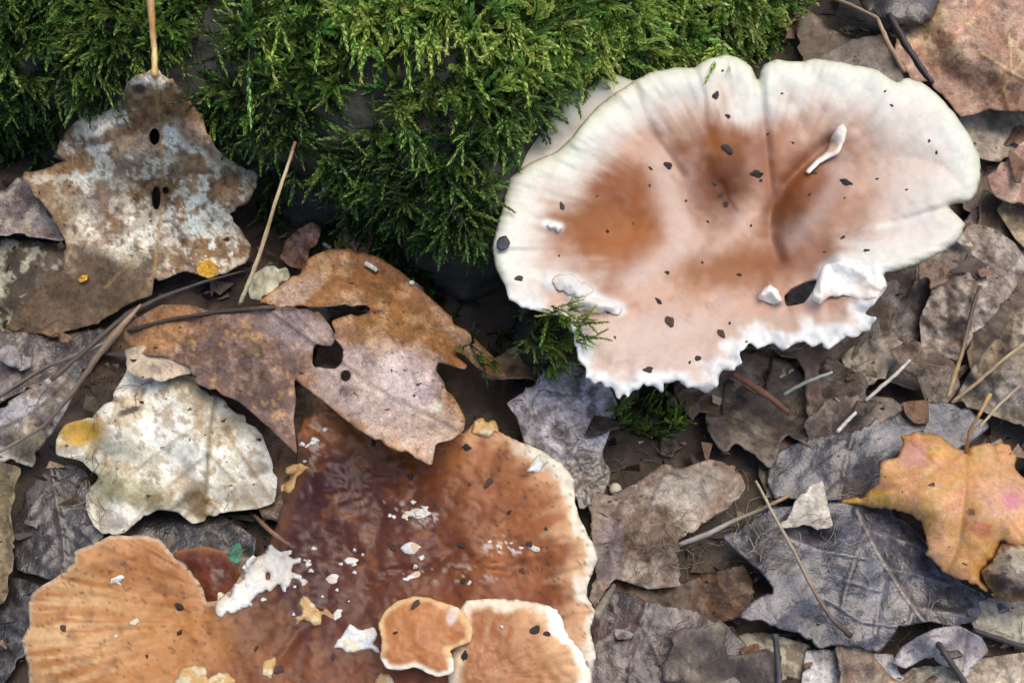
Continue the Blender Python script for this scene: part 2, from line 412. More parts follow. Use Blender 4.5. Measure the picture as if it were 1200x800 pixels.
SEED = [20]
def leaf(name, label, outline, z, base, pats=(), blobs=(), rib=None, nv=6, vl=60, vc='#4d3828', vst=.75, vh=.4, wet=.25, wets=(), und=1.2,
         us=40, curl=0, cw=12, holes=(), mat=None, sp=2.2, jit=.28, mott=.4, fine=.4, edge=None, cat='leaf', thick=.1, xveins=(), wr=.2, parent=None, vw=2.0, bite=.55):
    SEED[0] += 7; sd_ = SEED[0]
    vs = auto_veins(rib, nv, vl, c=vc, st=vst, hgt=vh, w=vw) if rib else []
    vs = vs+list(xveins)
    if name == 'pale_leaf_scrap' and mat is None: mat = M_PALE
    o = sheet(name, outline, leafz(z, und, us, curl, cw, vs, sd_, wr), leafcol(base, pats, blobs, mott, fine, wet, wets, vs, sd_, edge),
              mat or M_LEAF, thick=thick, sp=sp, holes=holes, jit=jit, seed=sd_, parent=parent, bite=bite)
    if label: tag(o, label, cat)
    return o
def ring(cx, cy, rx, ry, n=12, rot=0):
    t = np.arange(n)/n*2*np.pi; c, s = math.cos(rot), math.sin(rot)
    u = rx*np.cos(t); v = ry*np.sin(t); return np.stack([cx+u*c-v*s, cy+u*s+v*c], 1)

def LZ_(px, py, add): return hz(px, py, ('log', 'ground'), add)

#  --- filler litter: decayed leaves under the whole ones and around the frame
def filler_mesh(k):
    r = np.random.default_rng(500+k); L = 150+r.random()*110; n = 30
    if k % 3 == 0:     # lobed maple-like
        t = np.linspace(0, 2*np.pi, 40, endpoint=False)
        rad = L*.42*(1+.32*np.cos(5*t)+.12*np.cos(10*t+.5)+.07*np.cos(15*t)); ol = np.stack([rad*np.cos(t), rad*np.sin(t)], 1)
    elif k % 3 == 1:   # oval with toothed margin
        t = np.linspace(0, 2*np.pi, 44, endpoint=False); rad = 1+.05*np.cos(22*t)
        ol = np.stack([L*.5*np.cos(t)*rad, L*.25*np.sin(t)*rad*(1-.25*np.cos(t))], 1)
    else:              # oak-like
        t = np.linspace(0, 2*np.pi, 48, endpoint=False); w = .2+.08*np.cos(9*t)
        ol = np.stack([L*.55*np.cos(t), L*w*np.sin(t)*1.4], 1)
    base = ['#5f4a3a', '#6e5540', '#54483f', '#7d644c', '#665850', '#8a7056', '#4c4037', '#755e4a', '#94806a'][k % 9]
    vs = auto_veins([(-L*.5, 0), (0, L*.02), (L*.5, 0)], 5, L*.3)
    pos = lambda x, y, z: np.stack([x*.00026, y*.00026, z*1e-3], -1)
    zf = leafz([(-L*.5, 0, 2), (0, 0, 0), (L*.5, 0, 3), (0, L*.3, 3*r.random()), (0, -L*.3, 3*r.random())], 1.6, 40, 1.5, 14, vs, 3*k)
    cf = leafcol(base, [('#93836c', 25, .6, .08, .6), ('#2a211b', 12, .62, .06, .7)], veins=vs, seed=5*k, wet=.5)
    V, Q, C, _, _ = grid_sheet(ol, zf, cf, .3, 4.0, (), 1.5, k, pos=pos)
    o = link_mesh('decayed_leaf', V, Q, [M_LEAF, M_WET][k % 2], C, origin=(0, 0, 0))
    return o
fill = [filler_mesh(k) for k in range(9)]
FNAMES = ['dark umber lobed', 'brown toothed oval', 'charcoal wavy-edged', 'tan brown lobed', 'grey brown toothed oval', 'light brown wavy-edged', 'blackish lobed', 'mid brown toothed oval', 'pale tan wavy-edged']
rf = np.random.default_rng(77); cnt = 0; used = set()
def foot_y(x): return np.interp(x, fx, fy)
def in_frame(x, y):
    d = np.array([x, y, 0])-CAMP; zc = -(d[1]*(-SP_)+d[2]*CP); yc = d[1]*CP+d[2]*SP_
    return abs(d[0]/zc*F) < 570 and abs(yc/zc*F) < 380
tries = 0
while cnt < 150 and tries < 4000:
    tries += 1
    x, y = rf.uniform(-.42, .42), rf.uniform(-.34, .36)
    if y > foot_y(x)-.015 and x < FW[-1, 0]+.02: continue
    if x > .19 and y > .30: continue
    inn = in_frame(x, y); k = int(rf.integers(9))
    if inn and k in (5, 8): k = 0
    if k in used:
        o = fill[k].copy(); COL.objects.link(o)
    else: o = fill[k]; used.add(k)
    o.location = (x, y, .0015+.0045*rf.random()); o.scale = (1, 1, 1)
    o.rotation_euler = (rf.uniform(-.09, .09), rf.uniform(-.09, .09), rf.uniform(0, 6.28))
    tag(o, FNAMES[k]+' decayed leaf lying loose in the damp litter layer', 'leaf', FNAMES[k]+' decayed litter leaves')
    cnt += 1

#  --- left side
leaf('decayed_leaf', 'dark brown leaf scrap with pale spots under the grey-violet lobe', [(-60, 270), (20, 280), (78, 284), (82, 320), (50, 360), (20, 392), (-60, 405)], 6, '#4a3c2c',
     [('#a9a58a', 14, .62, .05, .8)], wet=.5, blobs=[('#cbb95c', 71, 284, 6, 4, 40, .9)])
leaf('decayed_leaf', 'grey-violet leaf lobe poking from under the large cream-blotched leaf', [(-60, 215), (5, 222), (20, 208), (36, 210), (55, 240), (76, 282), (40, 278), (-60, 272)], [(0, 240, 12), (70, 280, 10)], '#85766e',
     [('#5a4c48', 14, .52, .08, .8), ('#b7a58e', 10, .65, .05, .6)], wet=.7, mat=M_WET, curl=1)
A_out = [(181, 84), (165, 90), (147, 103), (133, 122), (118, 132), (95, 138), (80, 150), (70, 165), (66, 180), (78, 188), (60, 196), (32, 203), (30, 212), (45, 232), (62, 255), (78, 287), (74, 315), (40, 345), (5, 385), (60, 392), (110, 380), (140, 362), (160, 352), (178, 346), (181, 325), (186, 330), (200, 324), (215, 318), (235, 322), (265, 318), (288, 308), (294, 288), (280, 266), (262, 250), (290, 238), (298, 222), (299, 206), (285, 196), (262, 182), (245, 165), (238, 140), (222, 118), (205, 98), (190, 87)]
zA = [(181, 84, LZ_(181, 84, 15)), (120, 140, LZ_(120, 140, 15)), (70, 170, LZ_(70, 170, 14)), (240, 150, LZ_(240, 150, 15)), (295, 210, LZ_(295, 210, 13)), (180, 160, LZ_(180, 160, 16)),
      (45, 215, 20), (180, 230, LZ_(180, 230, 12)), (100, 280, 13), (270, 300, 15), (200, 320, 12), (20, 385, 8), (100, 370, 9)]
rA = [(182, 84), (186, 130), (189, 180), (190, 230), (184, 290), (180, 330)]
leafA = leaf('maple_leaf', 'large brown leaf blotched cream with round holes, leaning on the log', A_out, zA, '#a8875f',
     [('#efe9d4', 34, .43, .03, .95, (185, 195, 135, 130, 0)), ('#8a6644', 22, .57, .03, .8), ('#efe6cc', 11, .58, .025, .9, (215, 260, 95, 80, 0)), ('#6a4c34', 8, .63, .025, .7), ('#3f2d20', 4, .74, .04, .7)],
     [('#6b4c34', 232, 140, 40, 26, 70, .85), ('#57442f', 90, 345, 110, 46, -18, .92), ('#7a5f48', 125, 240, 24, 28, 20, .6), ('#8e7650', 60, 250, 30, 38, 40, .6), ('#2f2018', 163, 104, 7, 6, 0, .95), ('#6d4a30', 150, 150, 60, 8, -22, .85),
      ('#6a4a36', 150, 268, 60, 6, -25, .4), ('#3a2c24', 195, 132, 4, 4, 0, .9)],
     rib=rA, nv=3, vl=130, vc='#b08a50', vst=.8, wet=.25, und=1.6, curl=-1.2, holes=[ring(181, 160, 6, 10), ring(183, 232, 5, 14), ring(194, 223, 4, 4)], mott=.25, edge=('#8a6a48', 3, .5))
st = np.array([P(181, 90, hz(181, 88, None, 1)), P(181, 60, LZ_(181, 60, 13)), P(178, 25, LZ_(178, 25, 15)), P(175, -20, LZ_(175, -20, 17))])
tube('stem', catmull(st, 0, False), [.9, .75, .9, 1.0], M_STRAW, np.array([hx('#c49a55'), hx('#d8b878'), hx('#b08048'), hx('#c9ad78')]), parent=leafA, lump=.3)
cu = [(62, 184), (72, 168), (84, 172), (93, 180), (88, 190), (72, 189)]
sheet('curled_tip', cu, lambda x, y, D: LZ_(76, 180, 13)+2.2*np.sin(np.clip(D/10, 0, 1)*1.57)+0*x, leafcol('#75665a', [('#4a3c34', 8, .55, .05, .8)], wet=.7, seed=91), M_WET, parent=leafA, sp=2)

leaf('decayed_leaf', 'dark brown leaf crossed by the twig bundle beside the rolled leaf', [(-60, 392), (40, 388), (95, 386), (140, 380), (128, 405), (100, 432), (60, 446), (20, 462), (-60, 500)], [(0, 420, 8), (100, 400, 6)], '#54453a',
     [('#8a7d72', 18, .58, .06, .6), ('#2a211c', 12, .56, .05, .7)], wet=.7, mat=M_WET)
leaf('decayed_leaf', 'blackish wet leaf pressed flat beneath the cream leaf', [(30, 575), (60, 545), (100, 545), (112, 590), (122, 628), (95, 652), (72, 686), (45, 674), (20, 668), (14, 620)], 6, '#3b3634',
     [('#6b6560', 16, .6, .06, .6)], wet=.8, mat=M_WET, rib=[(60, 550), (75, 640), (70, 685)])
leaf('decayed_leaf', 'black decayed leaf in the gap beside the brown cap', [(-60, 690), (25, 676), (72, 700), (45, 730), (28, 770), (-20, 830), (-60, 840)], 4, '#2b2725', [('#5a534e', 16, .62, .06, .6)], wet=.7, mat=M_WET)
leaf('decayed_leaf', 'dark leaf with faint veins between the cream leaf and brown cap', [(120, 612), (170, 595), (250, 598), (300, 630), (290, 672), (230, 668), (160, 650)], 5, '#38322f', [('#67605a', 18, .6, .06, .5)], wet=.7, mat=M_WET)
leaf('rolled_leaf', 'greyish half-rolled leaf with pale ridge below the twig bundle', [(-60, 512), (20, 464), (60, 440), (88, 420), (98, 432), (82, 472), (66, 500), (46, 528), (38, 547), (10, 540), (-60, 552)],
     [(-20, 500, 16), (40, 470, 22), (90, 425, 22), (95, 440, 12), (60, 510, 9), (35, 545, 8), (0, 540, 12), (30, 505, 23)], '#8b7c6d', [('#b9b2ae', 18, .55, .06, .7), ('#5c4a3a', 14, .56, .06, .7)], [('#c3b08a', 30, 520, 24, 14, -40, .5)],
     rib=[(-30, 515), (30, 488), (70, 455), (92, 425)], nv=0, vc='#3e332c', wet=.7, mat=M_WET)
leaf('brown_leaf', 'olive-brown speckled leaf with crisp edge below the rolled leaf', [(-60, 538), (4, 542), (24, 548), (21, 572), (12, 600), (18, 640), (12, 682), (4, 706), (-60, 730)], [(0, 550, 15), (20, 600, 11), (0, 690, 8)], '#7d6c4c', [('#4c3d2c', 7, .58, .05, .8), ('#a8976c', 20, .55, .08, .5)], curl=1, wet=.2)

D_out = [(146, 439), (152, 420), (165, 415), (195, 425), (225, 440), (235, 455), (253, 462), (285, 485), (307, 509), (318, 538), (325, 560), (322, 588), (300, 596), (262, 600), (240, 610), (225, 613), (208, 600), (185, 597), (165, 608), (145, 624), (124, 628), (110, 616), (101, 597), (101, 571), (112, 558), (95, 540), (66, 533), (66, 515), (76, 497), (107, 488), (130, 465)]
leaf('maple_leaf', 'cream-white faded leaf with one yellow patch beside the rolled leaf', D_out, [(150, 425, 13), (75, 515, 14), (140, 500, 19), (220, 500, 20), (300, 520, 14), (320, 575, 9), (235, 605, 8), (200, 570, 16), (150, 570, 12), (120, 620, 9), (100, 590, 8), (110, 545, 12)], '#dad2b8',
     [('#f2ecda', 30, .48, .06, .9), ('#b39c78', 18, .58, .05, .7), ('#8a6e4c', 9, .64, .03, .6)],
     [('#c99a2b', 95, 508, 30, 20, -10, .95), ('#3a3026', 150, 482, 14, 4, -20, .9), ('#8a8256', 160, 580, 60, 16, 20, .6), ('#7a6038', 232, 585, 16, 24, 0, .8), ('#6b5c48', 290, 580, 30, 14, 0, .6), ('#9a958c', 221, 549, 10, 12, 0, .7), ('#6f6b3c', 125, 575, 22, 20, 0, .5), ('#a49c98', 132, 612, 16, 12, 0, .6), ('#8b7d70', 80, 528, 16, 6, 0, .7)],
     rib=[(252, 464), (246, 500), (243, 550), (240, 608)], nv=3, vl=150, vc='#86683a', vst=.9, vh=.9, vw=2.2, wet=.3, und=1.2, mott=.25, fine=.2, mat=M_PALE, wets=[(130, 610, 25, 18, 0, .9)])
leaf('pale_leaf_scrap', 'pale tan leaf scrap between twig bundle and cream leaf', [(146, 410), (165, 404), (200, 412), (228, 420), (232, 436), (210, 440), (190, 447), (160, 444), (148, 438)], 21, '#b7a48a', [('#8c7a64', 12, .55, .06, .6)], sp=2.5)
C1 = [(141, 391), (158, 374), (190, 357), (225, 357), (245, 364), (280, 361), (316, 358), (350, 360), (372, 363), (386, 380), (394, 394), (388, 405), (368, 404), (366, 426), (374, 434), (352, 440), (345, 447), (347, 470), (344, 492), (348, 532), (330, 515), (305, 492), (280, 470), (255, 460), (228, 448), (222, 430), (200, 422), (170, 420), (152, 405)]
leaf('oak_leaf', 'rusty brown mottled leaf lying over the edge of the cream leaf', C1, [(141, 391, 18), (220, 360, 22), (370, 365, 26), (390, 400, 25), (345, 450, 26), (345, 530, 30), (280, 470, 25), (200, 420, 22), (250, 400, 26)], '#735540',
     [('#94796a', 9, .53, .06, .8), ('#5e463c', 16, .55, .06, .75), ('#b98f58', 12, .64, .04, .6)], [('#a37548', 180, 392, 44, 20, -15, .8), ('#a5938f', 345, 385, 44, 22, 20, .6), ('#b07a42', 200, 365, 30, 8, 0, .6)],
     rib=[(150, 386), (220, 372), (316, 363), (372, 363)], nv=4, vl=110, vc='#4a372e', vst=.75, wet=.35, und=1.3, xveins=[(np.array([(316, 364), (345, 385), (385, 415)]), 1.6, .4, '#3f2f28', .8)])
C2 = [(300, 356), (325, 336), (350, 318), (362, 302), (385, 292), (412, 292), (440, 300), (470, 318), (500, 345), (530, 372), (557, 397), (585, 425), (597, 442), (575, 440), (556, 428), (545, 417), (537, 412), (530, 414), (548, 428), (548, 434), (525, 427), (514, 424), (511, 434), (520, 447), (535, 470), (545, 490), (543, 503), (530, 515), (511, 520), (506, 545), (490, 538), (465, 528), (440, 515), (415, 500), (385, 475), (362, 457), (343, 442), (354, 432), (372, 430), (392, 432), (401, 424), (402, 408), (390, 394), (389, 376), (408, 369), (432, 362), (400, 359), (368, 360), (330, 362)]
leaf('oak_leaf', 'tan torn leaf with wet violet sheen lapping over the brown cap', C2, [(300, 356, 24), (380, 300, 24), (440, 300, 22), (530, 375, 20), (597, 442, 12), (545, 430, 17), (400, 360, 28), (440, 400, 33), (500, 440, 31), (545, 495, 29), (506, 545, 31), (430, 510, 33), (345, 442, 29), (400, 440, 31)], '#98683a',
     [('#8a6340', 30, .55, .07, .6), ('#c7a274', 14, .58, .05, .5), ('#5c3f28', 5, .72, .04, .7)], [('#b39c90', 445, 460, 100, 42, 32, .85), ('#c0a9a2', 480, 440, 42, 34, 20, .8), ('#b79a80', 510, 500, 34, 30, 0, .6), ('#7a5433', 560, 415, 50, 10, 38, .6), ('#5a4032', 408, 458, 10, 7, 0, .8), ('#cfc9b0', 510, 478, 9, 7, 0, .8), ('#bda793', 350, 340, 30, 14, -30, .5)],  # pale violet blobs: the wet sheen painted into the leaf colour
     rib=[(316, 364), (400, 358), (450, 366)], nv=0, vc='#3f2c20', vst=.9, vw=1.8, wet=.35, wets=[(480, 440, 60, 40, 20, 1.0), (470, 500, 90, 30, 30, .9)], mat=M_WET, und=1.0, mott=.2, sp=2.6,
     xveins=[(np.array([(372, 404), (400, 424), (446, 457), (495, 484), (540, 505)]), 1.3, .5, '#5a4238', .8), (np.array([(430, 366), (480, 420), (500, 480)]), 1.0, .3, '#7a5a40', .4), (np.array([(440, 364), (530, 400), (590, 438)]), 1.0, .3, '#6a4a30', .4)], holes=[ring(405, 440, 6, 7)])
for lab, ol, ad in (('crumpled rusty leaf fragment at the moss edge by the dry straw', [(328, 302), (334, 283), (350, 268), (366, 260), (376, 266), (374, 284), (362, 296), (356, 316), (340, 312)], 9),
                    ('dark rusty leaf fragment standing against the moss below the log lip', [(392, 290), (394, 262), (410, 250), (428, 242), (442, 238), (452, 258), (450, 272), (436, 284), (428, 302), (410, 294)], 10)):
    zz = hz(ol[0][0]+18, ol[0][1]-5, None, ad)
    leaf('leaf_fragment', lab, ol, [(ol[0][0], ol[0][1], zz-3), (ol[4][0], ol[4][1], zz+3)], '#74503c', [('#a08074', 10, .55, .06, .7), ('#3f2a20', 7, .6, .05, .7)], wet=.3, sp=2, und=1.8, us=14)

#  --- right side
leaf('decayed_leaf', 'dark umber leaf under the right rim of the white cap', [(1000, 405), (1015, 345), (1060, 318), (1100, 295), (1150, 235), (1165, 250), (1140, 330), (1100, 380), (1050, 420)], 6, '#5f4e47', [('#8d7a6c', 16, .58, .06, .6), ('#332722', 10, .58, .05, .6)], wet=.6, mat=M_WET)
leaf('grey_leaf', 'smooth grey-brown leaf between the white cap and the dark soil', [(930, 95), (962, 66), (1000, 46), (1036, 40), (1050, 66), (1064, 110), (1000, 130)], [(960, 70, 12), (1040, 50, 16), (1050, 100, 12)], '#7d6f62', [('#5f554c', 22, .52, .08, .6)], wet=.3, mott=.2)
leaf('brown_leaf', 'broad reddish-brown leaf with cream flecks behind the white cap', [(1055, 30), (1090, 22), (1120, -40), (1300, -60), (1300, 125), (1200, 131), (1165, 130), (1126, 137), (1110, 118), (1090, 100), (1065, 95), (1048, 62)],
     [(1055, 40, 18), (1126, 136, 15), (1200, 60, 25), (1280, 130, 15), (1280, -40, 18), (1080, 90, 14), (1130, 40, 24)], '#a67c60', [('#cdb287', 16, .6, .045, .8), ('#b58e7c', 26, .5, .07, .6), ('#6e4d3b', 12, .66, .05, .6)], [('#b9a073', 1080, 20, 40, 16, 0, .6)],
     rib=[(1290, -30), (1188, 85), (1160, 130)], nv=4, vl=110, vc='#c4a070', vst=.5, wet=.3, xveins=[(np.array([(1200, 92), (1186, 86), (1150, 62)]), 1.3, .4, '#c9a878', .7), (np.array([(1186, 86), (1182, 40)]), 1.2, .4, '#d2b284', .7)], und=1.6, edge=('#5f4132', 2.5, .6))
leaf('curled_leaf', 'near-black glossy leaf with its edge curled under, behind the cap', [(985, -60), (1130, -60), (1098, 5), (1093, 20), (1080, 30), (1058, 30), (1035, 24), (1010, 8)], [(1000, -20, 22), (1060, 25, 26), (1090, 15, 28), (1100, -30, 24)], '#2d2420', [('#54443a', 20, .55, .07, .6)], wet=.9, mat=M_WET, curl=-3)
leaf('pale_leaf_scrap', 'pale buff leaf scrap tucked under the reddish-brown leaf', [(1118, 140), (1165, 126), (1215, 128), (1210, 172), (1172, 190), (1150, 186), (1128, 170)], 8, '#c0ae98', [('#8b7a68', 16, .54, .06, .7)], wet=.3, und=2)
leaf('brown_leaf', 'pinkish-brown leaf corner right of the white cap rim', [(1156, 208), (1174, 190), (1200, 166), (1280, 150), (1280, 244), (1200, 241), (1184, 238), (1166, 230)], [(1160, 210, 16), (1200, 170, 17), (1260, 200, 20), (1190, 238, 14)], '#a07a68', [('#c3a98d', 18, .6, .05, .6), ('#7a5648', 14, .56, .05, .5)], wet=.25)
leaf('dark_leaf_scrap', 'buff leaf scrap below the pinkish-brown leaf corner', [(1165, 240), (1200, 236), (1280, 240), (1280, 330), (1220, 310), (1190, 280)], 9, '#988465', [('#5a4b3e', 16, .54, .06, .8)], wet=.3)
leaf('crinkled_leaf', 'grey crinkled leaf with a dark midrib below the white cap rim', [(1092, 300), (1120, 275), (1140, 262), (1165, 268), (1190, 285), (1204, 310), (1185, 345), (1160, 375), (1140, 395), (1126, 420), (1100, 424), (1080, 405), (1078, 372), (1090, 345)],
     [(1095, 310, 11), (1150, 270, 12), (1195, 310, 10), (1120, 415, 9), (1130, 340, 17)], '#8f7e6f', [('#b1a597', 14, .56, .05, .7), ('#5f4f44', 12, .57, .05, .7)], rib=[(1160, 280), (1140, 340), (1126, 415)], nv=3, vl=50, vc='#4f3d33', wet=.35, und=3, us=22, wr=.7)
leaf('crinkled_leaf', 'large olive-grey crinkled leaf beside the thin pale stalks', [(1118, 470), (1140, 430), (1168, 395), (1205, 350), (1300, 330), (1300, 530), (1200, 500), (1150, 482)],
     [(1125, 465, 8), (1200, 360, 15), (1260, 430, 20), (1180, 430, 17), (1200, 495, 8), (1160, 410, 10)], '#8b7a62', [('#a89a86', 18, .55, .06, .6), ('#54463a', 14, .57, .05, .6)], [('#9a9086', 1190, 460, 30, 18, 0, .7)], rib=[(1130, 465), (1190, 410), (1280, 350)], nv=4, vl=70, wet=.3, und=3.5, us=30)
leaf('pale_leaf_scrap', 'pale wrinkled leaf scrap just below the torn front lip', [(985, 420), (1005, 402), (1040, 394), (1060, 402), (1052, 424), (1038, 444), (1016, 452), (996, 442)], 9, '#b3a48f', [('#857463', 10, .55, .06, .7)], und=2, us=16, wet=.3, sp=2.5)
leaf('brown_leaf', 'folded brown leaf arching over the pale straw', [(1044, 410), (1070, 398), (1095, 408), (1118, 424), (1125, 452), (1105, 478), (1085, 470), (1072, 440), (1056, 432)], [(1050, 415, 14), (1085, 405, 17), (1120, 440, 9), (1090, 470, 7)], '#7c6857', [('#a6957f', 12, .57, .06, .6), ('#463830', 10, .58, .05, .6)], wet=.4, und=1.5)
leaf('brown_leaf', 'crumbly dark brown leaf below the torn front lip', [(840, 430), (880, 412), (940, 412), (995, 415), (1010, 450), (980, 480), (940, 500), (905, 500), (860, 480)], 3, '#5c4b3d', [('#8a765f', 12, .57, .05, .7), ('#2c231d', 10, .55, .05, .7)], wet=.5, und=2.5, us=20)
leaf('brown_leaf', 'dark curled leaf around the lower end of the pale straw', [(940, 500), (965, 468), (1000, 462), (1045, 466), (1060, 480), (1025, 500), (985, 520), (950, 525)], [(960, 480, 12), (1000, 465, 13), (1040, 480, 9), (980, 510, 5)], '#5f5044', [('#8c7b69', 14, .57, .05, .6)], wet=.5)
leaf('wet_leaf', 'shiny violet-grey wet leaf beneath the white cap front edge', [(652, 420), (625, 452), (594, 472), (606, 490), (614, 518), (640, 532), (662, 560), (680, 592), (702, 590), (714, 562), (706, 530), (716, 502), (724, 475), (712, 450), (684, 432)],
     [(650, 425, 10), (600, 475, 8), (660, 480, 12), (710, 470, 9), (690, 580, 8)], '#b5a8a4', [('#d2c8ca', 12, .52, .07, .7), ('#5f5149', 16, .58, .06, .7)], [('#6f6250', 685, 560, 30, 34, 0, .8), ('#564740', 655, 505, 14, 12, 0, .7)], wet=1.0, mat=M_WET, wets=[(660, 480, 60, 45, 0, 1)], und=1.2, us=18, wr=.8)
leaf('rotten_leaf', 'rust-brown rotting leaf band between mottled leaf and dark leaf', [(715, 660), (760, 672), (800, 682), (835, 670), (872, 660), (886, 690), (876, 718), (840, 734), (800, 744), (740, 740), (708, 722)], [(730, 690, 3), (800, 700, 2), (870, 690, 6)], '#5e4128', [('#7a5a3a', 14, .56, .06, .6), ('#2f2118', 10, .57, .05, .7)], wet=.5)
leaf('decayed_leaf', 'dark purple-brown wet leaf beside the right rim of the brown cap', [(694, 705), (730, 692), (765, 704), (815, 716), (850, 730), (872, 752), (892, 790), (880, 880), (680, 880), (690, 760)], [(700, 720, 7), (760, 720, 9), (860, 760, 6), (780, 800, 7)], '#53423d', [('#80706a', 16, .59, .06, .6), ('#2b2120', 12, .56, .05, .7)], rib=[(760, 700), (740, 760), (735, 870)], nv=3, vl=70, wet=.6, mat=M_WET)
leaf('mottled_leaf', 'grey-brown mottled leaf with a straight dark midrib between cap and twig', [(686, 570), (712, 580), (745, 566), (778, 543), (800, 548), (832, 538), (862, 546), (874, 570), (860, 592), (840, 602), (815, 622), (800, 630), (795, 660), (800, 685), (760, 690), (728, 680), (710, 690), (700, 716), (690, 700), (698, 660), (690, 612)],
     [(690, 580, 8), (780, 550, 10), (860, 560, 9), (780, 620, 11), (700, 700, 7), (790, 680, 5)], '#8a7563', [('#aa9c8a', 20, .55, .06, .7), ('#5f4a3b', 10, .58, .05, .7), ('#6d4c33', 26, .6, .05, .5)], [('#9c9486', 800, 575, 44, 24, -10, .7), ('#85787c', 712, 640, 18, 34, 10, .6), ('#7a5c42', 770, 620, 30, 26, 0, .5)],
     rib=[(776, 560), (740, 640), (716, 690)], nv=3, vl=60, vc='#4e3c33', vst=.6, wet=.4)
leaf('grey_leaf', 'blue-grey leaf under the yellow maple leaf tip', [(905, 532), (930, 520), (962, 510), (1000, 504), (1035, 484), (1046, 472), (1090, 468), (1135, 478), (1160, 500), (1110, 540), (1070, 570), (1030, 590), (990, 592), (950, 586), (908, 584), (898, 562)],
     [(905, 560, 7), (1000, 520, 10), (1090, 480, 9), (1040, 580, 6)], '#4c4a50', [('#6a686f', 18, .55, .06, .7), ('#3f3936', 12, .58, .05, .6)], [('#5a4a3e', 1000, 575, 30, 12, 0, .7)], wet=.75, mat=M_WET, rib=[(1000, 505), (990, 550), (985, 585)], nv=2, vl=40)
leaf('pale_leaf_scrap', 'pale yellowish decayed scrap under the slate leaf edge', [(860, 748), (885, 738), (925, 748), (950, 756), (944, 792), (948, 860), (905, 860), (890, 792), (866, 768)], 4, '#b5a98b', [('#6f604c', 12, .57, .05, .8)], wet=.3)
leaf('pale_leaf_scrap', 'bluish-white wet leaf scrap below the slate leaf', [(944, 762), (1000, 764), (1046, 766), (1052, 782), (1066, 805), (1060, 870), (938, 870)], 5, '#a9a5a2', [('#7d7670', 14, .55, .06, .7), ('#d2cdc2', 12, .6, .05, .5)], wet=.7, mat=M_WET)
leaf('brown_leaf', 'pale tan broken leaf below the slate leaf stalk', [(1050, 790), (1090, 778), (1140, 772), (1300, 755), (1300, 900), (1040, 900)], [(1060, 800, 5), (1200, 780, 8), (1150, 850, 9)], '#a5937c', [('#c4b8a4', 20, .55, .07, .6), ('#6a5848', 12, .58, .05, .7)], wet=.35)
leaf('pale_leaf_scrap', 'whitish-tan leaf beneath the curled tip of the yellow maple leaf', [(1128, 712), (1180, 694), (1300, 680), (1300, 768), (1190, 752), (1145, 742)], 7, '#aea58e', [('#7d705c', 16, .54, .06, .7), ('#d6d0be', 18, .6, .05, .6)], wet=.4)
Nout = [(846, 628), (870, 615), (905, 594), (940, 592), (975, 588), (1040, 592), (1085, 635), (1105, 665), (1130, 685), (1165, 700), (1185, 715), (1150, 724), (1120, 735), (1090, 728), (1055, 735), (1030, 764), (1000, 760), (960, 759), (935, 742), (912, 736), (890, 730), (866, 722), (882, 704), (906, 690), (890, 668), (868, 650)]
rN = [(1004, 598), (1030, 650), (1062, 700), (1090, 738)]
slate = leaf('maple_leaf', 'slate-grey wet decayed maple leaf under the yellow maple leaf', Nout, [(850, 628, 9), (868, 720, 12), (940, 600, 9), (1000, 650, 13), (1040, 600, 9), (1100, 670, 9), (1170, 710, 7), (1080, 725, 9), (960, 755, 9), (930, 680, 12)], '#3e3b40',
     [('#5a575f', 22, .53, .07, .7), ('#252224', 12, .58, .05, .6), ('#6a625e', 9, .66, .04, .5)], [('#7a706a', 1062, 702, 24, 18, 0, .5), ('#6c6464', 900, 715, 40, 20, 0, .5), ('#4a3f35', 900, 640, 40, 26, 0, .4)], rib=rN, nv=3, vl=95, vc='#93887a', vst=.7, vh=.6, wet=.85, mat=M_WET, und=1.3,
     xveins=[(np.array([(925, 630), (960, 645), (1020, 655)]), 1.1, .4, '#98908a', .6), (np.array([(965, 700), (1010, 728), (1060, 735)]), 1.0, .4, '#98908a', .5), (np.array([(990, 680), (1030, 692)]), 1.0, .4, '#98908a', .5)])
leaf('leaf_scrap', 'lavender-grey leaf flap folded across the slate leaf stalk', [(1046, 776), (1056, 758), (1075, 746), (1095, 736), (1122, 732), (1150, 746), (1158, 762), (1140, 782), (1132, 796), (1112, 782), (1085, 770), (1062, 783)], [(1060, 770, 8), (1100, 745, 15), (1140, 770, 10)], '#8f8787', [('#6f6765', 16, .55, .06, .6)], wet=.8, mat=M_WET, rib=[(1135, 740), (1125, 790)], nv=0)
leaf('pale_leaf_scrap', 'whitish dry leaf scrap resting against the thin straw on slate leaf', [(912, 618), (928, 592), (944, 572), (964, 563), (970, 590), (976, 616), (958, 621), (936, 617)], [(912, 618, 13), (964, 563, 15), (975, 616, 13)], '#bdb3a2', [('#8f8474', 9, .55, .06, .6)], wet=.3, sp=2, und=1)
Yout = [(1054, 506), (1080, 506), (1104, 512), (1120, 524), (1132, 528), (1140, 522), (1160, 518), (1184, 522), (1192, 534), (1188, 548), (1200, 560), (1222, 572), (1262, 590), (1240, 612), (1222, 640), (1200, 642), (1172, 636), (1160, 660), (1149, 668), (1154, 684), (1168, 698), (1144, 687), (1128, 681), (1112, 673), (1096, 665), (1084, 652), (1085, 636), (1080, 616), (1068, 602), (1040, 599), (1012, 592), (972, 588), (1012, 580), (1028, 566), (1032, 541), (1052, 535), (1058, 520)]
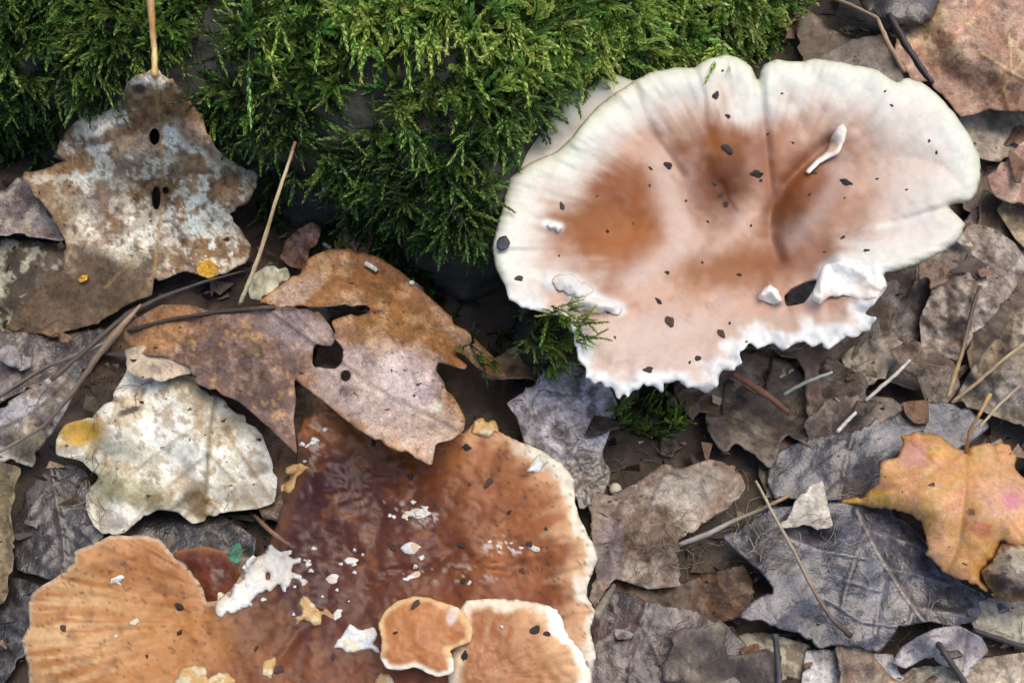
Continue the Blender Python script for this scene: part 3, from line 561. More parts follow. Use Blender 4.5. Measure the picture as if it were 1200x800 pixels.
yel = leaf('maple_leaf', 'fresh yellow-orange maple leaf with pink blush and pointed lobes', Yout, [(972, 588, 12), (1054, 506, 17), (1132, 528, 20), (1184, 525, 18), (1260, 590, 16), (1085, 640, 19), (1100, 580, 24), (1160, 600, 26), (1160, 690, 20), (1200, 640, 22)], '#d29a52',
     [('#dfc090', 12, .53, .06, .6), ('#d8907c', 16, .55, .05, .65), ('#d8a878', 26, .54, .07, .6), ('#cf9a38', 16, .59, .06, .6), ('#d98a64', 12, .6, .05, .6), ('#8a8a34', 8, .7, .04, .6)],
     [('#d9a58c', 1175, 580, 34, 26, 0, .6), ('#cf7f86', 1187, 586, 12, 9, 0, .9), ('#d59a90', 1072, 534, 16, 14, 0, .7), ('#c96f4a', 1148, 620, 16, 10, 20, .6), ('#d6a07a', 1105, 655, 18, 24, -30, .6), ('#6a4a28', 1138, 600, 5, 4, 0, .9), ('#c08838', 1130, 655, 26, 20, 0, .5), ('#d7ab48', 1010, 584, 40, 12, 0, .5)],
     rib=[(1132, 528), (1130, 580), (1125, 630), (1110, 668)], nv=0, vc='#c08848', vst=.5, vh=-.6, wet=.25, mat=M_FRESH, curl=-2.2, cw=10, mott=.15, fine=.18, sp=2.6, jit=.5, und=1.2,
     xveins=[(np.array([(1132, 528), (1080, 560), (980, 588)]), 1.5, -.5, '#bb8040', .5), (np.array([(1132, 528), (1180, 560), (1250, 590)]), 1.5, -.5, '#bb8040', .5), (np.array([(1132, 528), (1175, 600), (1205, 640)]), 1.3, -.5, '#bb8040', .4), (np.array([(1100, 548), (1060, 512)]), 1, -.4, '#bb8040', .4)], edge=('#a8702c', 2, .4))
sheet('curled_tip', [(1172, 636), (1200, 634), (1240, 640), (1250, 680), (1215, 706), (1185, 702), (1168, 698), (1155, 684), (1150, 668), (1160, 660)], lambda x, y, D: 19+7*np.sin(np.clip(D/26, 0, 1)*1.4)+1.5*(fbm(x, y, 18, 3)-.5), leafcol('#77685a', [('#3a2e28', 16, .52, .05, .9), ('#b5a890', 14, .6, .05, .7)], wet=.3, seed=44, edge=('#c48a3a', 2.5, .9)), M_LEAF, parent=yel, sp=2.5)
tube('stem', catmull(np.array([P(1132, 530, hz(1132, 530, None, .5)), P(1136, 505, 26), P(1148, 485, 30), P(1160, 462, 29)]), 0, False), [.5, .4, .45, .7], M_STRAW, np.array([hx('#b07a45'), hx('#a8895a')]), parent=yel)
tube('stem', catmull(np.array([P(1086, 733, hz(1086, 733, None, .8)), P(1105, 762, 17), P(1130, 800, 15), P(1150, 840, 12)]), 0, False), [.7, .8, .9, 1.0], M_STRAW, np.array([hx('#4a4038'), hx('#2d2724')]), parent=slate)

# ------------------------------------------------------------------ white mushroom
WC = (885.0, 292.0)
Wout = [(742, 96), (760, 86), (790, 79), (814, 79), (830, 69), (850, 64), (868, 70), (881, 79), (888, 95), (894, 77), (910, 70), (938, 73), (955, 69), (972, 71), (1000, 76), (1030, 83), (1050, 97), (1062, 92), (1078, 96), (1100, 112), (1120, 135), (1136, 158), (1147, 181), (1149, 205), (1145, 226), (1136, 236), (1112, 241), (1131, 262), (1123, 281), (1100, 298), (1078, 308), (1050, 318), (1036, 320), (1041, 335), (1029, 350), (1013, 367), (1025, 373), (1019, 387), (1000, 396), (975, 404), (955, 406), (940, 401), (920, 409), (900, 403), (882, 402), (865, 411), (868, 424), (854, 434), (843, 440), (840, 455), (828, 461), (806, 456), (796, 446), (782, 449), (776, 460), (766, 452), (748, 456), (736, 467), (722, 463), (714, 454), (700, 447), (686, 441), (680, 420), (675, 404), (669, 388), (664, 372), (650, 368), (628, 364), (610, 358), (596, 349), (592, 335), (582, 316), (577, 295), (580, 272), (586, 252), (592, 228), (597, 208), (620, 192), (650, 178), (665, 166), (684, 142), (700, 125), (722, 108)]
slot = [(919, 347), (926, 338), (942, 330), (958, 326), (952, 342), (942, 355), (922, 359)]
W_GROOVES = [([(888, 92), (893, 130), (898, 180), (904, 230), (900, 262)], 6, -2.2), ([(972, 168), (945, 190), (920, 218), (905, 250), (903, 278), (912, 305)], 9, -4.0),
             ([(772, 170), (785, 220), (805, 262), (840, 300)], 22, -2.6), ([(742, 98), (752, 130), (772, 168), (800, 205)], 5, -1.2), ([(815, 80), (824, 110), (826, 135)], 3.5, -1.0),
             ([(1124, 241), (1095, 248), (1065, 258), (1030, 266)], 5, -2.2), ([(1050, 97), (1030, 115), (1005, 150)], 6, -.9), ([(600, 255), (625, 258), (650, 260)], 4, -.5), ([(660, 172), (690, 200), (720, 240)], 12, -.6),
             ([(845, 215), (852, 235), (862, 250)], 4, -1.0), ([(660, 370), (700, 368), (745, 362)], 6, -1.6), ([(606, 180), (640, 185), (670, 200)], 5, -.8)]
W_RIDGES = [([(646, 330), (665, 328), (690, 345)], 12, 2.4), ([(672, 345), (700, 352), (726, 362)], 10, 2.2), ([(643, 263), (656, 267)], 5, .9), ([(955, 345), (968, 318), (985, 306)], 12, 3.8), ([(985, 306), (1030, 322)], 12, 2.4),
            ([(893, 345), (903, 338), (914, 352)], 6, 3.5), ([(1030, 266), (1060, 262), (1095, 254)], 5, 1.2), ([(720, 420), (745, 418)], 6, 1.0)]
W_BUMPS = [(712, 255, 55, 55, 2.0), (842, 190, 38, 60, 3.2), (950, 235, 34, 44, 3.0), (860, 320, 70, 22, 1.2), (1060, 150, 50, 40, 1.5), (690, 150, 30, 20, 1.5)]
rj = np.random.default_rng(17); W2 = []
for i_, p_ in enumerate(Wout):                 # ragged torn front lip
    W2.append(p_); q_ = Wout[(i_+1) % len(Wout)]
    if p_[1] > 372 and q_[1] > 372:
        for f_ in (.33, .66): W2.append((p_[0]*(1-f_)+q_[0]*f_+rj.uniform(-3, 3), p_[1]*(1-f_)+q_[1]*f_+rj.uniform(-6, 5)))
Wout = W2
WPL = catmull(Wout, 4)
def white_z(x, y, D):
    D = np.clip(sdist(x, y, [WPL])[0], 0, None)
    dx = x-WC[0]; dy = (y-WC[1])*1.25; r = np.hypot(dx, dy); s = r/(r+D*1.1+1e-6); th = np.arctan2(-dy, dx)
    back = .5+.5*np.sin(th); right = np.cos(th)
    rim = 5+13*np.clip(back, 0, 1)**.8+3.5*np.maximum(right, 0)+2.0*np.maximum(-right, 0)
    z = 31+rim*s**1.5
    a1 = th*9; a2 = th*26
    fr = sm(320, 365, y)
    z = z+s**4*(1-.65*fr)*((fbm(a1*10, 0*a1+5, 10, 3, 2)-.5)*2.0+(fbm(a2*10, 0*a2, 10, 5, 2)-.5)*.45)
    z = z+s**6*(fbm(th*700, D*.4, 10, 2, 2)-.5)*.7
    fr = sm(320, 365, y)
    z = z-3.4*np.exp(-D/7.0)*(1-fr)-1.2*np.exp(-D/7)*fr
    z = z+fr*np.exp(-D/18)*((fbm(x, y, 26, 4, 3)-.45)*7)
    for p, w, h in W_GROOVES+W_RIDGES:
        d, _ = pdist(x, y, p); z = z+.65*h*np.exp(-(d/w)**2)
    for cx, cy, rx, ry, h in W_BUMPS: z = z+.7*h*blob(x, y, cx, cy, rx, ry, soft=.9)
    z = z+(fbm(x, y, 50, 3, 3)-.5)*2.2+(fbm(x, y, 9, 6, 3)-.5)*.25
    return z
def white_c(x, y, D, z):
    D = np.clip(sdist(x, y, [WPL])[0], 0, None)
    dx = x-WC[0]; dy = y-WC[1]; th = np.arctan2(-dy, dx); r = np.hypot(dx, dy)
    streak = fbm(th*300, r*.25, 10, 2, 3)-.5
    E = D+streak*26+(fbm(x, y, 40, 1, 3)-.5)*34
    back = 1-sm(315, 350, y+(fbm(x, y, 20, 5)-.5)*40)
    C = np.tile(hx('#d8ae93'), (len(x), 1))
    def mix(h, m): nonlocal C; C = C+(hx(h)-C)*np.clip(m, 0, 1)[:, None]
    n = fbm(x, y, 30, 4, 4)
    mix('#b98d74', sm(.45, .62, n)*.8)
    mix('#d2b5a6', sm(.5, .65, fbm(x, y, 24, 6, 4))*.6)
    B = lambda *a, **k: blob(x, y, *a, **k)
    mix('#935212', B(708, 256, 72, 76, 20, .45, .9)); mix('#87430a', B(722, 220, 34, 26, 0, .8, .9)*.7); mix('#b06a38', B(730, 280, 40, 26, 0, .7, .9)*.5)
    mix('#8f4d12', B(846, 185, 44, 62, 10, .6, .9)*.95); mix('#5e301a', B(850, 215, 28, 36, 0, .8, .8)*.75)
    mix('#854410', B(945, 225, 38, 52, 32, .55, .8)*.95); mix('#693715', B(925, 255, 18, 34, 15, .7, .6)*.7); mix('#a86a45', B(905, 185, 22, 60, 0, .8, .7)*.6)
    mix('#93561f', B(860, 315, 66, 26, -6, .7, 1.0)*.85); mix('#84482a', B(940, 300, 60, 22, -18, .8, .9)*.6); mix('#a9785a', B(985, 275, 70, 36, -10, .8, .8)*.5)
    mix('#b07c58', B(880, 330, 46, 16, 0, .7, .8)*.5)
    mix('#d9bfae', (np.exp(-(pdist(x, y, [(770, 190), (785, 230), (800, 290), (740, 330)])[0]/16)**2))*.75)
    mix('#cdb5a8', (np.exp(-(pdist(x, y, [(985, 200), (960, 250), (930, 280)])[0]/12)**2))*.5)
    # pale margin
    m1 = back*(1-sm(16, 82, E))
    right = sm(1000, 1060, x)*back
    m1 = np.maximum(m1, right*(1-sm(40, 140, E)))
    left = 1-sm(604, 664, x+streak*26); m1 = np.maximum(m1, left*(1-sm(360, 385, y)))
    mix('#ecdccb', m1*.95)
    mix('#f3f1e2', back*(1-sm(5, 62, E)))
    mix('#e6e9cb', np.exp(-D/11)*.75*back)
    mix('#d8cba8', np.exp(-D/5)*.35)
    mix('#ead8ca', B(1080, 260, 60, 40, -25, .7, .5)*.5)
    # front lip
    mix('#dcc4b2', sm(360, 385, y)*.8); mix('#c9a68c', B(900, 385, 80, 14, -8, .7, .9)*.7)
    mix('#f1f1ea', sm(330, 360, y)*(1-sm(6, 24, D+(fbm(x, y, 22, 2, 4)-.5)*44))*.95)
    for p, w in (([(646, 330), (665, 328), (690, 345)], 10), ([(672, 345), (700, 352), (726, 362)], 9), ([(640, 262), (655, 266)], 6), ([(955, 345), (968, 318), (985, 306), (1035, 325)], 10)):
        mix('#f3f2ec', np.exp(-(pdist(x, y, p)[0]/w)**3)*.95)
    mix('#f0efe2', np.exp(-(pdist(x, y, [(1030, 266), (1060, 262), (1095, 252)])[0]/4)**2)*.8)
    C = C*(1+.07*(fbm(x, y, 5, 5, 3)-.5)[:, None]*2)
    sp_ = 0*sm(.78, .83, fbm(x, y, 3.2, 3, 2))[:, None]*(D > 20)[:, None]*.35; C = C+(hx('#5a4032')-C)*sp_
    wet = .35+.3*fbm(x, y, 40, 2)
    return np.concatenate([np.clip(C*.78, .01, .8), wet[:, None]], 1)
base = P(840, 345, 0)
wm = empty('mushroom', (base[0], base[1]+.008, .0), 'large white-rimmed funnel mushroom with brown centre beside the mossy log', 'mushroom')
def cap_thick(x, y, D):
    th = np.arctan2(y-WC[1], x-WC[0])
    return .7+4.5*(1-np.exp(-D/45.0))+.35*np.sin(th*150)*sm(4, 20, D)
capw = sheet('cap', Wout, white_z, white_c, M_CAPW, thick=cap_thick, sp=2.6, holes=[slot], jit=.7, parent=wm, key='white', seed=4)
lobe = [(760, 92), (742, 94), (720, 87), (702, 85), (682, 92), (660, 102), (648, 118), (632, 140), (618, 157), (605, 176), (596, 197), (591, 220), (589, 245), (600, 262), (640, 235), (680, 200), (720, 160), (755, 125)]
def lobe_z(x, y, D):
    d, t = pdist(x, y, [(742, 98), (700, 125), (665, 166), (620, 192), (592, 225)])
    return 40+4.5*(1-t)-d*.04-3*np.exp(-D/7)+np.sin(t*17)*.5*sm(0, 30, 40-D)+(fbm(t*120, D*.2, 10, 5, 2)-.5)*1.6
def lobe_c(x, y, D, z):
    d, t = pdist(x, y, [(742, 98), (700, 125), (665, 166), (620, 192), (592, 225)])
    C = np.tile(hx('#eceee4'), (len(x), 1)); m = np.exp(-d/18)[:, None]*.6; C = C+(hx('#e2cdbb')-C)*m
    C = C+(hx('#dde0cc')-C)*np.exp(-D/8)[:, None]*.6
    return np.concatenate([C*.78*(1+.08*(fbm(x, y, 12, 4)-.5)[:, None]), np.full((len(x), 1), .4)], 1)
sheet('back_lobe', lobe, lobe_z, lobe_c, M_CAPW, thick=lambda x, y, D: .7+2.5*(1-np.exp(-D/30)), sp=2.6, parent=wm, key='white', jit=.6)
# white torn flaps folded over the cap
flapC = leafcol('#dcd8cd', [('#e6cdb8', 18, .58, .06, .6)], mott=.05, fine=.06, wet=.3, seed=15)
def flap(ol, lift, side):
    def f(x, y, D):
        z = np.array([hz(a, b, ('white',), 0, 34) for a, b in zip(x, y)])
        return z+.3+.8*np.sin(np.clip(D/9, 0, 1)*1.57)+lift*np.exp(-np.abs(x*side[0]+y*side[1]-side[2])/14)+(fbm(x, y, 9, 5, 3)-.5)*1.4
    sheet('torn_flap', ol, f, flapC, M_CAPW, thick=.8, sp=1.7, jit=.6, parent=wm, key=None, bite=.5)
flap([(645, 326), (655, 321), (668, 320), (683, 328), (696, 339), (690, 347), (674, 349), (655, 342)], .5, (0, 1, 322))
flap([(666, 354), (685, 348), (704, 350), (720, 354), (730, 362), (726, 369), (704, 367), (680, 366)], .5, (0, 1, 350))
flap([(636, 262), (644, 259), (656, 261), (660, 268), (654, 273), (643, 270)], .2, (0, 1, 262))
flap([(950, 350), (957, 330), (963, 313), (972, 306), (986, 304), (1002, 308), (1017, 311), (1024, 321), (1038, 325), (1038, 336), (1027, 348), (1008, 352), (988, 346), (972, 352), (960, 356)], 2.0, (1, 0, 962))
flap([(888, 350), (894, 338), (902, 333), (912, 340), (917, 353), (905, 357)], 1.5, (0, 1, 336))
# torn sliver lifted from the cap
slv = [(974, 162), (980, 149), (988, 145), (993, 153), (990, 166), (983, 180), (972, 186), (960, 192), (948, 204), (943, 201), (955, 188), (968, 178)]
sheet('torn_sliver', slv, lambda x, y, D: np.array([hz(a, b, ('white',), 1.2, 40) for a, b in zip(x, y)])+.7*np.sin(np.clip(D/4, 0, 1)*1.57), leafcol('#efe4d2', blobs=[('#c08858', 975, 172, 8, 8, 0, .6)], mott=.06, fine=.08, wet=.3, seed=3), M_CAPW, thick=.6, sp=1.6, jit=.3, parent=wm, key=None)
def stem_mesh(name, top, bot, r0, r1, mat, col, parent):   # tapered stalk
    t = np.linspace(0, 1, 14)[:, None]; p = np.array(top)*(1-t)+np.array(bot)*t
    p[:, 0] += .002*np.sin(t[:, 0]*3)
    return tube(name, p, np.interp(np.linspace(0, 1, 14), [0, .15, .5, 1], [r0*1.35, r0*1.1, r0, r1]), mat, col, parent, sides=20, lump=.12)
stem_mesh('stem', P(865, 325, 22), (base[0], base[1]+.008, -.004), 7, 10, M_CAPW, np.array([hx('#d9cdb8'), hx('#a8957c')]), wm)

# ------------------------------------------------------------------ brown mushroom
Bout = [(30, 770), (25, 750), (35, 730), (33, 706), (41, 690), (60, 680), (85, 661), (88, 646), (105, 638), (130, 628), (160, 627), (185, 630), (196, 641), (205, 654), (216, 660), (230, 676), (239, 690), (242, 704), (254, 704), (270, 690), (290, 664), (312, 640), (325, 612), (331, 590), (331, 572), (333, 560), (346, 552), (348, 535), (347, 512), (356, 492), (380, 478), (420, 490), (470, 505), (520, 512), (545, 506), (556, 495), (575, 493), (588, 508), (612, 518), (640, 530), (660, 545), (672, 562), (674, 588), (681, 610), (693, 633), (700, 655), (691, 680), (687, 698), (697, 716), (691, 737), (698, 762), (693, 800), (680, 850), (620, 900), (500, 930), (350, 935), (180, 925), (80, 880), (38, 815)]
B_ctrl = [(40, 740, 27), (110, 640, 28), (180, 640, 25), (130, 710, 23), (220, 740, 19), (240, 690, 19), (320, 640, 15), (340, 580, 15), (370, 490, 20), (420, 560, 16), (470, 520, 18), (560, 505, 23), (640, 545, 25), (670, 610, 26), (690, 660, 26), (560, 600, 21), (500, 640, 18), (400, 680, 16), (600, 690, 21), (690, 750, 24), (320, 780, 18), (430, 830, 17), (600, 850, 20), (100, 850, 24), (300, 930, 20)]
def brown_z(x, y, D):
    z = idw(B_ctrl, x, y)
    th = np.arctan2(y-730, x-330)
    zone = np.clip((1-sm(230, 310, x))+sm(560, 610, x)+sm(760, 800, y), 0, 1)
    rimw = np.exp(-D/26)*zone
    z = z+rimw*((fbm(th*400, 0*th, 10, 3, 3)-.5)*3.2)+zone*np.exp(-D/40)*(fbm(th*250, D*.3+x*.02, 10, 6, 3)-.5)*1.1
    z = z+np.where(x > 540, np.exp(-D/6)*(fbm(x, y, 9, 2, 3)-.3)*2.8, 0)-1.2*np.exp(-D/5)
    z = z+(fbm(x, y, 45, 1, 4)-.5)*3.0+(fbm(x, y, 13, 4, 3)-.5)*.6+(fbm(x, y, 5, 2, 2)-.5)*.2
    wrk = blob(x, y, 440, 610, 190, 150, 0, .6, .3); z = z-wrk*.6*(1-np.abs(2*fbm(x, y*1.6, 26, 3, 3)-1))**6+wrk*(fbm(x, y, 8, 1, 2)-.5)*.25
    for p, w, h in (([(460, 668), (505, 664), (540, 640), (560, 665), (600, 672)], 4, -.8), ([(435, 690), (470, 672), (505, 668)], 4, -.9), ([(330, 770), (350, 740), (370, 720)], 7, -1.2), ([(450, 600), (440, 640), (400, 660)], 8, -.8), ([(520, 660), (570, 664), (620, 650)], 5, .6)):
        z = z+h*np.exp(-(pdist(x, y, p)[0]/w)**2)
    return z
def brown_c(x, y, D, z):
    C = np.tile(hx('#824621'), (len(x), 1)); B = lambda *a, **k: blob(x, y, *a, **k)
    def mix(h, m): nonlocal C; C = C+(hx(h)-C)*np.clip(m, 0, 1)[:, None]
    th = np.arctan2(y-730, x-300); r = np.hypot(x-300, y-730)
    streak = fbm(th*320, r*.12, 10, 2, 3)
    mix('#b5793f', B(150, 720, 150, 110, 0, .5, .6)); mix('#d0a068', B(110, 740, 85, 85, 0, .8, .5)*sm(.4, .7, streak)*.6); mix('#dcb888', B(70, 740, 50, 80, 0, .8, .5)*sm(.5, .7, streak)*.6)
    mix('#a06236', B(190, 665, 60, 30, 20, .8, .8)*.6)
    mix('#95542a', B(600, 600, 120, 100, 0, .6, .6)); mix('#a8673a', B(620, 590, 60, 70, 0, .8, .8)*.7)
    mix('#b47444', B(560, 540, 80, 36, 20, .8, .9)*.5)
    mix('#451d0d', B(390, 590, 85, 100, 25, .5, .8)*.97); mix('#3b190d', B(385, 560, 60, 40, 30, .7, .9)*.8); mix('#451f0d', B(330, 690, 70, 60, 0, .7, .9)*.85); mix('#55290f', B(475, 620, 75, 80, 0, .8, .9)*.85); mix('#4a230d', B(400, 740, 70, 50, 0, .7, .9)*.6)
    mix('#7e3f20', B(370, 505, 30, 30, 0, .7, .6)*.8); mix('#b5743f', B(400, 510, 60, 16, 18, .8, .7)*.5); mix('#6f3a20', B(330, 790, 80, 40, 0, .8, .9)*.5)
    n = fbm(x, y, 16, 5, 4); mix('#5d3826', sm(.58, .68, n)*.35); mix('#b0703c', sm(.6, .7, fbm(x, y, 20, 1, 4))*.25)
    # rim
    E = D+(streak-.5)*24
    mix('#6b3517', sm(.5, .66, fbm(x, y, 34, 7, 4))*B(560, 620, 140, 120, 0, .6, .6)*.5)
    mix('#d3a170', (1-sm(2, 26, E))*.75*np.where(x < 300, .6, 1)*np.where((x > 240) & (x < 540) & (y < 760), .12, 1))
    R = sm(585, 625, x)*(y > 500); mix('#d8a878', (1-sm(10, 48, E+(streak-.5)*40))*R*.8)
    mix('#ecdfc6', (1-sm(4, 13, D+(fbm(x, y, 24, 3, 4)-.5)*36))*R*.95)
    mix('#e8d0ac', (1-sm(2, 6, D))*(x < 300)*.6)
    mix('#ead9c4', sm(.6, .66, fbm(x, y, 9, 4, 4))*B(366, 515, 20, 34, 10, .5, .6)*.35)
    mix('#efe2d6', sm(.66, .7, fbm(x, y, 8, 6, 4))*B(480, 600, 40, 12, 10, .6, .6)*.6)
    mix('#e8d6c4', sm(.62, .68, fbm(x, y, 7, 2, 4))*(B(600, 640, 30, 10, 0, .7, .6)+B(395, 665, 60, 50, 0, .7, .6)*.08+B(530, 672, 60, 10, 0, .7, .6)*.4))
    C = C*(1+.3*(fbm(x, y, 6, 3, 3)-.5)[:, None])
    C = C+(hx('#3d281c')-C)*(sm(.74, .8, fbm(x, y, 4, 6, 2))*.6)[:, None]
    C = C*.84
    wet = .35+.25*B(400, 600, 130, 130, 0, .6, .4)
    return np.concatenate([np.clip(C, .01, .85), wet[:, None]], 1)
bm0 = P(360, 770, 0)
bmush = empty('mushroom', (bm0[0], bm0[1], 0), 'broad orange-brown mushroom with wet dark centre and pale crimped rim', 'mushroom')
sheet('cap', Bout, brown_z, brown_c, M_CAPB, thick=lambda x, y, D: .7+4.0*(1-np.exp(-D/45.0)), sp=2.8, parent=bmush, key='brown', jit=.9, seed=9)
stem_mesh('stem', P(360, 770, 14), (bm0[0], bm0[1], -.004), 9, 10, M_CAPB, np.array([hx('#b98e66'), hx('#7a5a40')]), bmush)
def drape(key, off, amp=1.5, w=8, sc=9, seed=0):
    def f(x, y, D):
        z = np.array([hz(a, b, (key,), 0, 20) for a, b in zip(x, y)])
        return z+off+amp*np.sin(np.clip(D/w, 0, 1)*1.57)+(fbm(x, y, sc, seed, 3)-.5)*amp
    return f
notch = [(203, 650), (215, 643), (240, 640), (262, 645), (276, 660), (282, 676), (274, 690), (255, 706), (238, 708), (228, 690)]
sheet('inner_lobe', notch, lambda x, y, D: 14+3*np.sin(np.clip(D/25, 0, 1)*1.5)+(fbm(x, y, 14, 2)-.5)*2, leafcol('#6e3a26', [('#4a261c', 16, .55, .07, .7)], mott=.2, wet=.9, seed=8, edge=('#c08a5c', 3, .6)), M_CAPB, thick=1.5, sp=2.2, parent=bmush, key='brown')
S2o = [(545, 703), (558, 702), (583, 701), (613, 703), (634, 706), (656, 711), (662, 732), (676, 748), (690, 766), (696, 785), (690, 815), (660, 850), (600, 862), (545, 840), (525, 800), (530, 760), (535, 725)]
def s2z(x, y, D): return np.array([hz(a, b, ('brown',), 0, 20) for a, b in zip(x, y)])*.4+.6*22+3.2*(1-np.exp(-D/9))+(fbm(x, y, 20, 3, 3)-.5)*2+1.5*np.exp(-D/8)*(fbm(x, y, 9, 5)-.3)
def s2c(x, y, D, z):
    C = np.tile(hx('#a2683a'), (len(x), 1)); th = np.arctan2(y-790, x-560); sk = fbm(th*250, D*.1, 10, 4, 3)
    def mix(h, m): nonlocal C; C = C+(hx(h)-C)*np.clip(m, 0, 1)[:, None]
    mix('#9c643c', blob(x, y, 575, 760, 50, 50, 0, .6, .8)*.8); mix('#d6a878', (1-sm(10, 60, D+(sk-.5)*60))*sm(590, 630, x)*.8); mix('#b9956c', sm(.5, .65, sk)*.4)
    mix('#ecd9bb', (1-sm(5, 18, D+(fbm(x, y, 16, 2)-.5)*20))*.95); mix('#f3eddd', (1-sm(3, 20, D+(fbm(x, y, 14, 6)-.5)*30))*sm(620, 650, x)*.95)
    return np.concatenate([C*(1+.3*(fbm(x, y, 7, 3)-.5)[:, None]), np.full((len(x), 1), .5)], 1)
sheet('second_cap', S2o, s2z, s2c, M_CAPB, thick=1.5, sp=2.4, parent=bmush, key='brown')
S1o = [(443, 730), (452, 715), (465, 704), (486, 698), (503, 700), (520, 706), (537, 711), (547, 723), (555, 738), (552, 751), (538, 757), (528, 762), (533, 777), (530, 788), (515, 793), (498, 787), (486, 781), (469, 785), (452, 783), (446, 770), (447, 753)]
def s1c(x, y, D, z):
    C = np.tile(hx('#a5673a'), (len(x), 1))
    def mix(h, m): nonlocal C; C = C+(hx(h)-C)*np.clip(m, 0, 1)[:, None]
    mix('#b27640', sm(.45, .6, fbm(x, y, 22, 3))*.6); mix('#dcb882', (1-sm(2, 9, D+(fbm(x, y, 16, 2)-.5)*12))*.75); mix('#e8e4dc', blob(x, y, 530, 722, 6, 12, 20, .4, .9)*.5); mix('#f0ead8', (1-sm(2, 8, D))*(y > 770)*.8)
    return np.concatenate([C*(1+.2*(fbm(x, y, 7, 3)-.5)[:, None]), np.full((len(x), 1), .5)], 1)
sheet('small_cap', S1o, lambda x, y, D: 25.0+2.0*(1-np.exp(-D/8))+(fbm(x, y, 18, 3, 3)-.5)*1.6+1.0*np.exp(-D/5), s1c, M_CAPB, thick=1.3, sp=2.0, parent=bmush, key='brown')
whiteC = leafcol('#ece5d8', [('#e0c9a4', 14, .56, .06, .7), ('#c9a06c', 9, .66, .05, .5)], mott=.08, fine=.12, wet=.1, seed=2)
tanC = leafcol('#d2a66c', [('#e8d8b4', 10, .57, .05, .7)], mott=.12, fine=.15, wet=.3, seed=6)
sheet('white_crust', [(252, 712), (256, 695), (270, 688), (284, 676), (290, 662), (300, 655), (305, 640), (318, 636), (330, 646), (345, 646), (356, 652), (352, 668), (358, 680), (342, 678), (336, 694), (322, 694), (312, 690), (300, 700), (290, 712), (272, 720), (256, 724)], drape('brown', .2, .8, 5, 6, 1), whiteC, M_MOLD, thick=.8, sp=2.0, jit=2.0, parent=bmush, key='brown',
      holes=[ring(314, 675, 3, 5, 7)], bite=1.2)
for ol, c, am in (([(350, 708), (356, 699), (366, 703), (374, 715), (374, 730), (365, 734), (356, 726), (346, 732), (345, 722), (352, 718)], tanC, 1.6), ([(392, 758), (396, 750), (406, 742), (410, 732), (420, 738), (436, 734), (444, 744), (438, 754), (444, 764), (426, 760), (410, 764)], whiteC, 1.5),
              ([(471, 642), (476, 636), (486, 635), (496, 641), (490, 647), (480, 651), (474, 648)], whiteC, 1.0), ([(470, 606), (482, 596), (494, 594), (505, 600), (498, 606), (484, 606)], whiteC, .8), ([(404, 656), (412, 652), (420, 655), (414, 660), (406, 660)], whiteC, .6),
              ([(382, 678), (388, 672), (398, 674), (394, 681), (386, 684)], whiteC, .7), ([(388, 722), (396, 714), (404, 714), (400, 722), (392, 728)], whiteC, .7), ([(470, 676), (482, 670), (492, 668), (490, 676), (478, 682)], whiteC, .4),
              ([(202, 812), (204, 795), (214, 782), (228, 776), (240, 784), (244, 796), (256, 786), (270, 786), (276, 800), (262, 818), (230, 822)], tanC, 2.0), ([(308, 790), (312, 774), (322, 768), (324, 778), (318, 796)], tanC, 1.0), ([(436, 800), (442, 790), (456, 788), (464, 798), (456, 812), (440, 812)], tanC, 1.4),
              ([(328, 574), (334, 566), (340, 562), (336, 548), (352, 543), (360, 548), (352, 556), (344, 572), (338, 580)], tanC, 1.5), ([(528, 500), (534, 492), (544, 496), (543, 506), (534, 508)], tanC, 2.0), ([(552, 506), (556, 494), (566, 491), (580, 493), (584, 506), (572, 512), (560, 508)], tanC, 2.4),
              ([(616, 552), (622, 542), (634, 532), (644, 536), (640, 544), (632, 552), (624, 554)], whiteC, 1.4)):
    sheet('pale_flake', ol, drape('brown', .1, am*.4, 4, 6, len(ol)), c, M_MOLD, thick=.35, sp=1.5, jit=2.2, parent=bmush, key='brown')

rw = np.random.default_rng(5)
for cx, cy, sx, sy, n in ((395, 668, 55, 32, 14), (482, 602, 26, 10, 8), (318, 676, 46, 36, 12), (366, 515, 12, 26, 9), (600, 640, 26, 8, 5), (150, 690, 60, 50, 4), (560, 660, 60, 40, 4)):
    for i in range(n):
        x0, y0 = cx+sx*rw.normal()*.6, cy+sy*rw.normal()*.6; r_ = 1.9+2.8*rw.random()**2
        if hit(x0, y0, ('brown',)) is None: continue
        an = (np.arange(7)+rw.uniform(-.3, .3, 7))*.9; rd = r_*rw.uniform(.5, 1.4, 7)
        sheet('white_fleck', np.stack([x0+rd*np.cos(an)*1.3, y0+rd*np.sin(an)], 1), drape('brown', .1, .25, 2, 4, i), whiteC, M_MOLD, thick=.3, sp=.9, jit=.2, parent=bmush, key=None, step=2.0)

